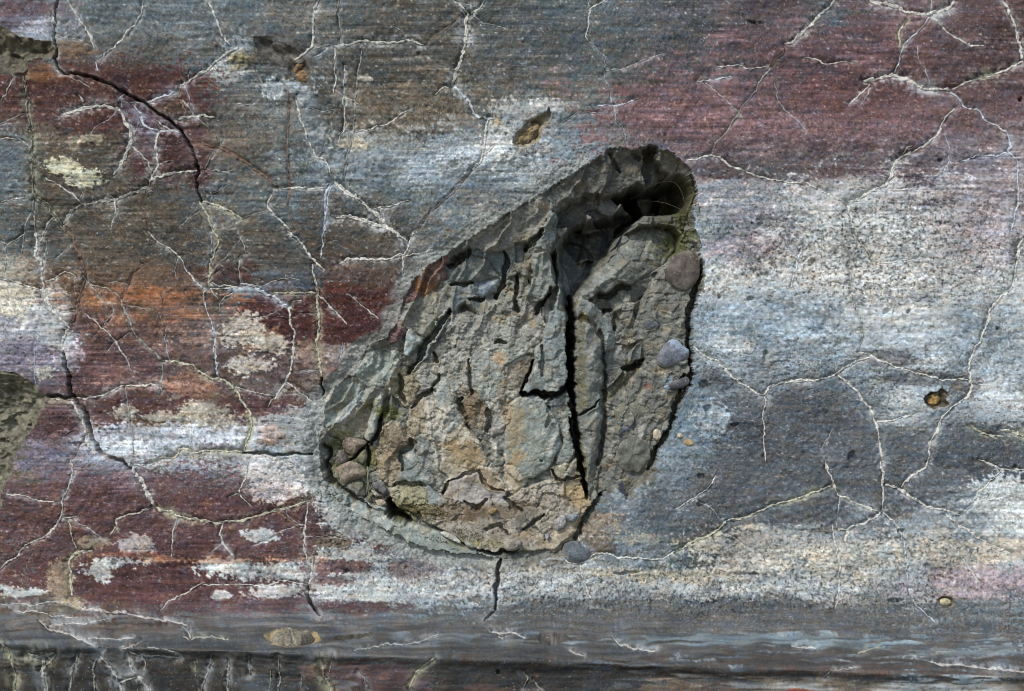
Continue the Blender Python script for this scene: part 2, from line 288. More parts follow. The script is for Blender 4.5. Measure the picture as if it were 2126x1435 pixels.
ROCKS = """V a 120 0 0 0 0 - 1 I 1330,560 1420,470 1600,430 1720,300 1760,290 1850,240 1960,230 1985,330 1950,430 1760,440 1620,560 1560,660 1400,860 1385,960 1350,900 1320,700
V a 420 0 0 0 0 - 1 K2 930,680 1150,550 1230,490 1310,560 1320,700 1390,880 1280,880 1150,800 1060,770
V a 130 0 0 0 0 - 1 K2 1500,560 1640,450 1780,440 1850,560 1860,680 1800,830 1700,870 1520,870
V a 130 0 0 0 0 - 1 K1 1630,330 1700,270 1740,430 1770,560 1710,690 1680,600
V a 45 0 0 0 0 - 1 K1 640,910 740,830 890,985 760,970 650,960
P stone_shard 26 .14 .3 6 1 104,96,82 1 K2 560,370 870,140 980,75 1110,100 1270,110 1300,200 1260,300 1210,300 1200,420 1170,480 1130,560 960,660 800,680 640,660 480,600 380,590 430,470
P stone_shard 60 .2 .4 0 1.5 60,54,32 1 K2 1290,120 1370,70 1430,100 1450,200 1380,260 1330,300 1300,200
P stone_shard 34 .2 .5 5 1 150,138,118 1 K2 1440,190 1560,190 1680,220 1800,330 1850,440 1750,440 1640,400 1590,350 1550,300 1480,290
P stone_shard 88 .25 .1 12 1 116,112,104 1 K2 1290,320 1350,250 1500,300 1600,400 1480,500 1440,640 1480,800 1400,880 1340,780 1310,640 1350,500
P stone_shard 105 -.3 .2 10 1 92,80,62 1 K2 1470,640 1490,560 1560,540 1620,600 1600,760 1500,800
P stone_shard 92 -.1 .1 12 1 96,92,86 1 K2 250,880 400,760 560,660 740,670 760,780 680,830 600,840 560,960 540,1060 380,1040 190,1040
P stone_shard 86 .1 .1 10 .6 150,145,138 1 K2 740,780 830,690 980,700 1010,740 940,830 900,910 800,880
P stone_shard 98 .1 -.3 8 1 92,86,80 1 K2 600,850 730,820 800,890 900,920 990,860 940,980 860,1030 700,960
P stone_shard 96 .15 -.25 14 1.2 88,88,86 1 K2 360,1090 400,1060 520,1100 700,1090 900,1040 1010,880 1170,860 1300,880 1150,960 980,1080 900,1250 850,1400 760,1400 650,1270 560,1210 400,1170
P stone_shard 112 0 -.1 4 1 76,78,78 1 K2 350,1180 520,1210 640,1280 560,1380 470,1417 330,1230
P stone_chip 96 .2 -.4 4 1 120,106,92 1 K2 550,1380 650,1280 720,1390
P stone_shard 22 .5 0 2 2 84,80,44 1 K2 1790,500 1850,420 1910,480 1950,600 1890,720 1850,850 1790,950 1760,1060 1740,960 1830,800 1880,650
P stone_shard 14 .35 .2 3 2.5 100,66,55 1 K1 110,800 150,640 250,520 400,440 540,390 560,450 540,540 480,600 350,720 240,770 130,830
P stone_shard 9 .3 .1 2 2 84,54,52 1 K1 -60,980 0,860 110,800 240,760 260,830 100,960 40,1100 100,1160 30,1240 -40,1240
P stone_shard 40 .15 .15 10 .5 90,96,97 1 K1 780,300 880,260 1100,280 1140,420 1150,560 1050,540 1000,480 900,400 800,370
P stone_boss 37 .12 .1 14 .6 102,102,94 1 K1 560,480 680,400 800,370 920,390 1020,500 1070,590 900,610 700,640 580,640
P stone_boss 42 .1 .1 16 .5 114,126,136 1 K1 820,660 960,610 1080,600 1110,660 1040,750 900,800 830,750
P stone_shard 32 .3 -.1 5 .8 116,118,112 1 K1 580,650 820,650 810,740 700,840 620,910 540,930 470,1010 440,960 500,800
P stone_shard 52 .05 -.3 4 .8 124,122,108 1 K1 780,800 900,810 1040,760 1060,800 1000,920 900,975 830,880
P stone_face 16 .22 .05 4 1.4 128,121,104 1 K1 60,1000 130,900 260,830 340,740 480,760 570,660 580,800 470,960 440,1070 390,1130 300,1180 200,1150 130,1100
P stone_chip 8 .2 .1 2 .7 152,166,166 1 K1 150,1150 255,1260 110,1380
P stone_shard 20 -.35 0 3 1 142,144,134 1 K1 520,960 545,1000 450,1180 370,1290 290,1417 200,1550 170,1560 300,1340
P stone_face 34 .05 -.1 5 3.4 138,133,120 1 K1 530,1060 620,990 760,1010 960,1010 1080,1000 1200,1000 1330,1050 1300,1200 1150,1260 1000,1290 900,1350 760,1300 640,1330 560,1200
P stone_face 14 .05 .14 4 2 154,146,130 1 K1 650,220 900,100 1060,0 1400,-160 1600,-250 1640,-180 1600,0 1580,70 1450,180 1250,220 1130,270 950,280 880,250 760,290
P stone_shard 38 .2 .1 3 .8 108,115,113 1 K1 1130,300 1250,260 1260,380 1190,520 1160,620 1155,520 1180,430
P stone_shard 50 .1 .1 8 .8 104,106,100 1 K1 1270,230 1380,220 1350,330 1340,440 1280,400
P stone_shard 10 .1 .05 8 .9 132,138,128 1 K1 1510,250 1580,100 1650,-80 1700,-60 1690,20 1670,180 1620,290 1560,310
P stone_face 34 .2 .1 3 3 120,112,94 1 K1 1290,440 1400,430 1520,300 1560,320 1480,380 1480,480 1500,580 1420,640 1330,560
P stone_shard 17 .15 .05 9 1 130,132,120 1 K1 1480,370 1590,310 1640,420 1690,560 1680,670 1600,720 1540,800 1440,830 1380,760 1420,650 1500,580 1470,480
P stone_face 46 .1 -.1 3 4.5 122,116,98 1 K1 1100,650 1300,540 1420,620 1380,800 1330,960 1200,990 1050,940 1060,860
P stone_face 33 .05 .1 4 3 128,122,108 1 K1 1330,830 1540,800 1500,960 1560,1100 1480,1250 1380,1180 1330,1040
P stone_shard 52 .45 -.1 8 1 96,96,87 1 K1 1720,160 1780,180 1880,300 1960,420 2090,370 2126,380 2000,560 1870,780 1850,700 1840,560 1760,420 1700,280
P stone_shard 26 .3 .05 5 .7 122,127,119 1 K1 1740,420 1800,520 1850,680 1840,830 1790,930 1670,940 1720,830 1760,640
P stone_shard 60 .2 0 3 1 82,82,76 1 K1 1540,860 1650,740 1720,700 1700,830 1640,950 1590,1040 1550,960
P stone_pillar 50 .16 -.28 20 1.2 126,124,109 1 K3 290,900 400,680 560,500 700,300 830,140 900,30 1150,-80 1400,-90 1560,-60 1640,60 1620,140 1600,260 1500,330 1420,440 1200,580 1000,700 860,680 700,800 560,830 420,930
P stone_face 58 .1 .3 3 1.8 94,91,80 1 K3 420,930 560,830 720,810 880,690 1000,740 1200,600 1330,560 1250,700 1120,880 1050,930 900,950 780,1000 700,1060 620,1100 500,1000
P stone_pillar 22 .5 0 8 1 132,134,126 1 K3 270,1020 310,920 400,960 470,980 560,1080 640,1180 740,1330 760,1417 740,1520 640,1580 480,1450 420,1340 300,1240
P concrete_core 30 -.12 0 3 2.2 104,100,87 .5 K3 1300,680 1420,460 1560,260 1640,150 1790,160 1900,260 1960,400 1960,600 1880,760 1850,950 1800,1150 1790,1417 1800,1700 1780,2000 1500,2050 1250,1800 1000,1800 800,1500 760,1417 760,1100 900,960 1050,930 1150,860
P stone_shard 46 .12 .1 6 1.6 108,109,101 1 K8 480,400 720,340 740,250 900,300 1090,200 1130,480 1000,560 850,580 740,700 650,830 560,840 520,640
P stone_shard 52 -.1 -.4 3 1.4 84,80,57 1 K8 1100,550 900,850 700,1000 520,1130 500,1000 700,850 850,640
P concrete_core 24 -.1 0 4 2.2 106,102,89 .5 J 1540,440 1620,400 1700,320 1760,260 1850,280 1960,200 1985,330 1940,420 1900,500 1880,590 1820,680 1790,770 1730,840 1650,930 1600,960 1540,950 1510,900 1530,780 1550,620
P stone_pillar 24 -.1 0 26 .8 120,119,106 1 J 1395,100 1440,40 1500,90 1535,200 1545,330 1530,420 1540,500 1535,620 1505,760 1490,850 1475,940 1450,850 1430,720 1410,560 1398,380 1390,230
P stone_slab 12 .12 -.02 6 1 114,118,112 1 K4 1540,-263 1690,-250 1700,-50 1690,80 1720,250 1700,470 1590,590 1540,615 1400,580 1250,605 1260,500 1340,320 1350,220 1390,130 1450,80 1490,-80
P stone_face 18 .08 -.05 8 .9 124,124,112 1 K4 700,250 830,110 1000,50 1130,40 1250,50 1330,150 1200,220 1060,320 1040,420 1010,600 950,680 880,760 800,650 700,600 680,420
P stone_shard 33 .1 -.2 4 2 108,98,82 1 K4 1070,310 1340,190 1340,300 1260,440 1180,560 1080,670 1000,640 1030,500 1090,420
P stone_chip 26 .1 .1 5 1 118,114,98 1 K4 1070,690 1100,600 1180,590 1230,620 1150,680
P stone_boss 12 .1 -.02 14 .8 122,126,114 1 K4 1110,720 1250,640 1380,640 1500,700 1560,800 1620,900 1640,1050 1620,1190 1560,1300 1440,1417 1200,1500 1090,1400 1070,1050 1110,900
P stone_shard 40 .1 .1 2 .8 92,94,92 1 K4 1500,700 1560,640 1740,640 1720,790 1640,800 1690,1050 1700,1190 1650,1050 1620,880
P stone_slab 22 .1 0 5 1 115,118,107 1 K4 1640,800 1770,810 1780,950 1760,1150 1750,1280 1690,1360 1610,1340 1640,1200 1690,1060
P stone_chip 28 .1 0 2 1 100,102,92 1 K4 1730,550 1780,540 1790,820 1740,790
P stone_face 18 .06 -.06 5 .9 136,127,105 1 K4 430,1000 560,900 680,980 760,1100 840,1280 800,1417 500,1480 400,1400 420,1200
P stone_shard 27 .1 0 4 .9 120,127,122 1 K4 310,560 400,450 480,480 560,700 440,790 330,720
P stone_face 32 0 -.1 4 3.4 104,89,68 1 K4 600,640 700,600 830,720 860,850 800,960 660,880 620,780
P stone_face 25 .1 0 3 3 134,125,113 1 K4 880,800 960,680 1090,740 1100,850 1040,980 930,1020 860,1000
P stone_face 24 .05 0 4 1.6 118,122,116 1 K4 440,800 560,720 640,880 560,900 430,990 400,900
P stone_face 32 .1 0 4 3 126,113,90 1 K4 40,1000 60,750 170,640 230,740 250,900 270,1080 200,1100 120,1060
P stone_face 34 .1 0 4 1 102,102,92 1 K4 120,1070 200,1060 280,1180 310,1400 200,1417 150,1250
P stone_face 30 .1 0 4 3 132,127,113 1 K4 130,400 260,300 420,200 600,150 690,240 680,420 640,560 600,640 560,690 480,470 380,440 300,540 200,560
P stone_face 5 .06 -.12 6 1.2 130,134,121 1 K5 660,520 720,400 830,250 1000,220 1180,230 1240,370 1230,480 1190,560 1080,690 980,690 920,740 800,720 710,640
P stone_face 10 .14 0 3 1 128,132,119 1 K5 170,900 320,780 500,670 660,620 770,730 720,830 600,930 450,1080 360,1170 280,1290 200,1300 160,1100
P stone_shard 14 .2 .1 3 .8 140,146,142 1 K5 450,1080 620,930 780,790 790,870 640,1090 500,1190 400,1300 340,1290
P stone_shard 19 .2 0 3 1 122,116,101 1 K5 780,780 930,770 1100,800 1060,860 900,920 740,1010 720,950 790,860
P stone_face 24 .1 0 4 1.6 130,120,99 1 K5 420,1310 520,1180 740,1010 880,930 920,960 870,1200 780,1417 700,1480 500,1440
P stone_shard 13 -.2 0 4 .8 168,168,152 1 K5 910,920 960,900 960,1050 900,1200 830,1417 800,1530 760,1500 860,1150
P stone_face 24 .15 -.1 3 3.5 124,115,89 1 K5 1180,600 1300,480 1480,560 1500,700 1440,900 1350,1000 1250,900 1150,800 1080,740
P stone_boss 24 .05 .05 14 3 98,83,61 1 K6 950,420 1000,100 1150,0 1300,80 1440,250 1400,370 1250,430 1100,470
P stone_face 29 -.15 0 5 2.4 118,103,80 1 K6 800,340 950,430 1240,480 1280,800 1130,930 980,800 900,600
P stone_boss 23 .1 -.1 8 .7 102,108,102 1 K6 1280,430 1400,390 1560,560 1640,700 1740,860 1520,900 1200,900 1290,700
P stone_shard 33 .2 .1 3 1 99,100,92 1 K6 1560,190 1640,190 1700,350 1770,560 1780,760 1680,700 1580,540 1540,370
P stone_shard 24 .2 -.2 3 .7 115,118,114 1 K6 1600,930 1700,960 1890,1210 1760,1190 1650,1050
P layered_stone 22 .05 -.2 6 3 118,113,82 1 K6 1160,990 1250,940 1540,920 1640,1040 1660,1230 1500,1300 1260,1230 1150,1120
P stone_shard 26 .1 .1 4 1 116,111,88 1 K6 240,100 340,40 440,80 600,190 640,230 480,210 390,240 300,180
P stone_wedge 14 .1 -.05 6 1.6 146,133,123 1 K7 180,260 330,190 460,120 560,130 640,270 720,350 880,370 860,460 640,450 540,560 380,480 150,400
P stone_wedge 20 .1 -.1 4 1.4 136,117,91 1 K7 560,90 720,110 800,200 900,340 780,350 680,330 600,200
P stone_face 20 0 -.1 4 2 156,140,114 1 K7 880,60 960,60 1060,200 1080,280 1010,390 930,330
P stone_chip 19 .05 0 4 1.2 130,124,101 1 K7 1450,110 1640,50 1640,180 1630,230 1500,190
P stone_chip 15 0 0 4 1.2 133,125,109 1 K7 1640,180 1740,0 1800,-40 1840,80 1830,190 1720,190
P stone_face 19 .05 -.05 8 1.6 144,126,94 1 K7 1640,270 1820,220 1890,420 1900,540 1820,600 1700,450 1580,420
P rubble_bed 16 0 -.12 5 4.0 134,125,108 .6 K7 0,480 150,420 380,490 640,460 860,470 1100,330 1300,250 1500,210 1620,250 1600,430 1800,600 1780,850 1600,980 1480,1070 1300,1090 1000,1110 800,1120 560,1100 400,1000 200,900 60,830 -100,750 -200,600
P stone_face 9 .05 -.15 3 1.2 158,141,113 1 K7 1480,900 1680,780 1800,660 1780,850 1700,940 1600,980 1480,1070 1380,1040
P stone_face 12 .05 -.1 8 2 112,110,98 1 K7 1000,720 1080,610 1190,590 1230,680 1180,780 1110,830 1020,810
P stone_lip 5 .02 -.22 2 1.2 132,138,128 1 J 165,840 330,945 480,985 640,1070 740,1105 860,1165 940,1200 1030,1215 900,1235 760,1210 560,1180 400,1140 300,1060 200,960
L pebble 18 0 0 12 .4 94,85,79 1 K3 1450,480 1540,320 1700,250 1850,280 1910,420 1900,600 1830,720 1720,800 1610,770 1520,690 1440,640 1430,560
L pebble 8 0 0 13 .5 108,112,122 1 K8 1300,520 1340,380 1440,230 1540,165 1640,190 1700,270 1800,330 1790,450 1700,520 1560,570 1430,600 1340,570
L pebble 10 0 0 6 .4 78,77,84 1 K8 1390,870 1500,830 1620,770 1740,715 1790,760 1790,820 1700,880 1560,920 1440,920
L pebble 30 0 0 9 .6 116,116,104 1 K8 1140,700 1200,620 1290,620 1350,680 1340,770 1280,840 1200,790
L flat_stone 18 0 0 9 .8 112,110,96 1 K8 680,1240 750,1140 900,1110 1100,1110 1280,1110 1370,1200 1300,1290 1150,1400 900,1417 720,1380
L pebble 16 0 0 5 .4 84,90,102 1 J 1610,600 1620,575 1650,585 1690,565 1708,585 1690,605 1650,610 1625,628
L pebble 8 0 0 5 .4 196,182,158 1 J 1788,640 1790,600 1812,592 1832,610 1830,640 1808,652
L flat_stone 22 0 0 9 1 104,104,96 1 J 1600,740 1630,660 1700,620 1770,660 1780,740 1720,810 1640,800
L pebble 7 0 0 4 .4 66,68,80 1 J 1612,860 1632,845 1652,880 1655,920 1640,950 1625,955 1628,900
L pebble 36 0 0 10 .6 96,100,104 1 K3 1140,1220 1200,1140 1300,1130 1380,1180 1400,1250 1330,1320 1200,1330
S rubble_stone 26 .1 .05 9 1.2 128,114,100 1 K6 380,290 440,200 620,230 740,260 780,300 640,400 580,480 490,470 410,380
S rubble_stone 30 0 0 8 1.2 124,113,109 1 K6 310,410 370,395 470,480 480,560 400,610 280,610
S rubble_stone 22 0 0 10 1.2 136,123,108 1 K6 280,690 380,620 520,560 640,600 740,680 770,780 640,830 500,870 420,950 340,880 290,780
S rubble_stone 30 0 0 7 1.2 124,121,98 1 K6 590,540 680,430 740,380 770,480 740,600 690,640
S rubble_stone 27 0 0 8 1.2 124,121,103 1 K6 540,880 640,860 720,890 710,980 640,1060 560,1050 510,1000
S rubble_stone 26 0 0 8 1.2 108,105,104 1 K6 840,880 1010,870 1070,980 1030,1080 940,1010 850,960
S rubble_stone 20 0 0 5 1 178,167,146 1 K6 830,990 900,1010 970,1070 900,1100
S rubble_stone 20 0 0 6 1 172,156,135 1 K6 890,1140 1000,1130 1070,1180 1000,1240 930,1230
S rubble_stone 3.0 0 0 7 1 172,166,164 1 K7 1480,800 1500,700 1570,640 1620,650 1630,740 1590,810 1510,850
S rubble_stone 4.0 0 0 6 1 132,140,146 1 K7 1640,640 1780,640 1760,700 1700,740 1640,720
S rubble_stone 5.0 0 0 5 1 150,154,160 1 K7 1365,910 1390,870 1430,890 1430,930 1390,960
S rubble_stone 3.0 0 0 9 1 156,146,136 1 K7 840,1030 880,960 980,930 1070,960 1080,1020 1010,1080 900,1085
S rubble_stone 1.0 0 0 6 1 186,184,170 1 K7 80,850 150,840 270,900 350,980 330,1000 220,950 100,890
S rubble_stone 2.0 0 0 5 1 148,152,146 1 K7 370,970 420,960 510,1040 490,1060 400,1020
S rubble_stone 7.0 0 0 7 1 140,118,82 1 K7 660,600 720,550 790,560 770,620 690,640
G - 150 0 0 9 0 - 1 I 1385,840 1395,940 1385,1100 1383,1280 1395,1340
G - 140 0 0 8 0 - 1 J 1383,230 1390,380 1402,560 1418,680 1440,800 1468,930
G - 110 0 0 7 0 - 1 K4 1230,600 1400,592 1550,632 1650,575 1740,490
G - 60 0 0 4 0 - 1 K4 1350,230 1330,340 1250,500 1235,600
G - 50 0 0 10 0 - 1 K1 580,455 680,375 775,290
G - 55 0 0 8 0 - 1 K1 560,940 480,1060 385,1200 290,1330 240,1450 130,1600
G - 40 0 0 6 0 - 1 K1 1145,300 1170,430 1155,600 1060,800
G - 35 0 0 5 0 - 1 K1 580,650 700,655 820,640
G - 30 0 0 5 0 - 1 K1 780,800 880,815 930,790
G - 45 0 0 7 0 - 1 K1 1380,280 1450,190 1560,90
G - 35 0 0 5 0 - 1 K1 1280,560 1280,700 1260,800 1290,940
G - 60 0 0 8 0 - 1 K1 1850,1000 1840,1150 1850,1417
G - 40 0 0 6 0 - 1 K1 1640,700 1560,830 1510,900 1500,960
G - 45 0 0 8 0 - 1 I 2032,690 2005,800 1975,900 1975,1050 1985,1200 1945,1340
G - 40 0 0 8 0 - 1 J 1945,330 1905,480 1885,590 1810,700 1770,800
G - 18 0 0 6 0 - 1 K2 880,170 920,270 1010,370
G - 16 0 0 6 0 - 1 K2 1150,160 1230,225
G - 70 0 0 9 0 - 1 K2 1000,1150 1050,1050 1150,960 1290,900
G - 40 0 0 6 0 - 1 K8 1140,490 1000,570 830,620
G - 28 0 0 2.6 0 - 1 K8 100,1380 250,1260 420,1150 460,1080
G - 130 0 0 12 0 - 1 K6 1090,1170 1130,1280 1230,1360 1380,1440
G - 35 0 0 5 0 - 1 K6 790,300 700,350 600,490 520,540
G - 35 0 0 5 0 - 1 K6 770,350 780,480 760,620
G - 30 0 0 6 0 - 1 K6 150,350 220,380 170,560 230,820 400,960 650,1150 850,1270
G - 40 0 0 5 0 - 1 K6 830,320 900,180 950,0 960,-120
G - 34 0 0 9 0 - 1 K7 2070,430 1960,560 1860,760 1790,880 1730,950
G - 30 0 0 3.5 0 - 1 K7 1440,110 1500,190 1630,240 1650,205 1740,195 1830,190
G - 34 0 0 5 0 - 1 K7 540,1100 740,1125 850,1100 980,1120 1030,1080
G - 22 0 0 4 0 - 1 K7 180,250 330,180 460,110 560,120 640,270 720,345 880,365
G - 24 0 0 5 0 - 1 K7 1100,830 1250,730 1350,650
G - 30 0 0 5 0 - 1 K7 100,400 150,300 190,250
G - 20 0 0 3 0 - 1 K4 640,930 720,1010 790,1110
G - 30 0 0 5 0 - 1 K4 950,55 1010,40 1050,50
G - 30 0 0 5 0 - 1 K4 300,170 330,260
G - 22 0 0 5 0 - 1 K4 280,560 330,480 360,400
G - 16 0 0 6 0 - 1 K4 1450,110 1440,250 1440,400
G - 14 0 0 5 0 - 1 K4 1520,730 1530,850 1500,950
G - 12 0 0 3 0 - 1 K4 1425,1300 1440,1315
R - 9 0 0 6 0 190,186,174 1 K4 225,560 240,720 260,900 290,1080 330,1300 345,1450 360,1560
R - 8 0 0 5 0 188,184,172 1 K4 340,700 370,850 390,1100 380,1250
R - 7 0 0 5 0 182,176,160 1 K4 640,920 740,1040 840,1280
R - 8 0 0 6 0 192,186,172 1 K4 900,1060 940,1160 980,1330
R - 6 0 0 5 0 170,166,150 1 K4 350,740 400,860 450,790 560,740
R - 7 0 0 5 0 150,156,148 1 K4 1560,1000 1600,1200 1500,1320
R - 6 0 0 4 0 160,160,148 1 K4 1070,300 1200,230 1340,180
R - 5 0 0 5 0 166,160,146 1 K7 760,0 820,180 900,350
R - 7 0 0 6 0 150,148,132 1 K3 700,1060 780,1000 950,930 1060,910
R - 6 0 0 6 0 146,146,134 1 K3 350,890 600,660 760,540 980,380
R - 6 0 0 5 0 138,136,120 1 K3 1180,300 1280,100 1330,0
R - 5 0 0 4 0 130,124,92 1 K6 760,330 820,560 940,790
R - 5 0 0 5 0 176,172,160 1 K6 1690,0 1740,250 1800,500 1830,700 1900,850
G - 22 0 0 7 0 - 1 J 1535,110 1552,240 1556,330 1545,430 1552,520 1548,640 1520,770
G - 26 0 0 8 0 - 1 K3 560,860 700,850 860,720 960,740
G - 20 0 0 7 0 - 1 K3 620,1100 720,1060 800,1180 760,1300
G - 18 0 0 6 0 - 1 K3 1150,870 1080,1000 1040,1150
G - 24 0 0 6 0 - 1 K4 600,640 560,700 620,800 650,880
G - 22 0 0 6 0 - 1 K4 860,760 900,860 870,1000
G - 20 0 0 5 0 - 1 K4 680,250 670,420 700,600
G - 24 0 0 6 0 - 1 K4 60,750 150,640 240,580 300,560
G - 26 0 0 7 0 - 1 K5 1240,560 1290,700 1260,850 1330,960
G - 24 0 0 6 0 - 1 K6 1430,260 1400,380 1280,440 1290,700
G - 20 0 0 6 0 - 1 K6 1180,910 1400,905 1560,910 1640,930
G - 18 0 0 5 0 - 1 K7 380,490 540,570 640,470
G - 20 0 0 6 0 - 1 K7 880,460 1000,560 1090,600
G - 18 0 0 5 0 - 1 K7 640,820 800,760 900,900"""
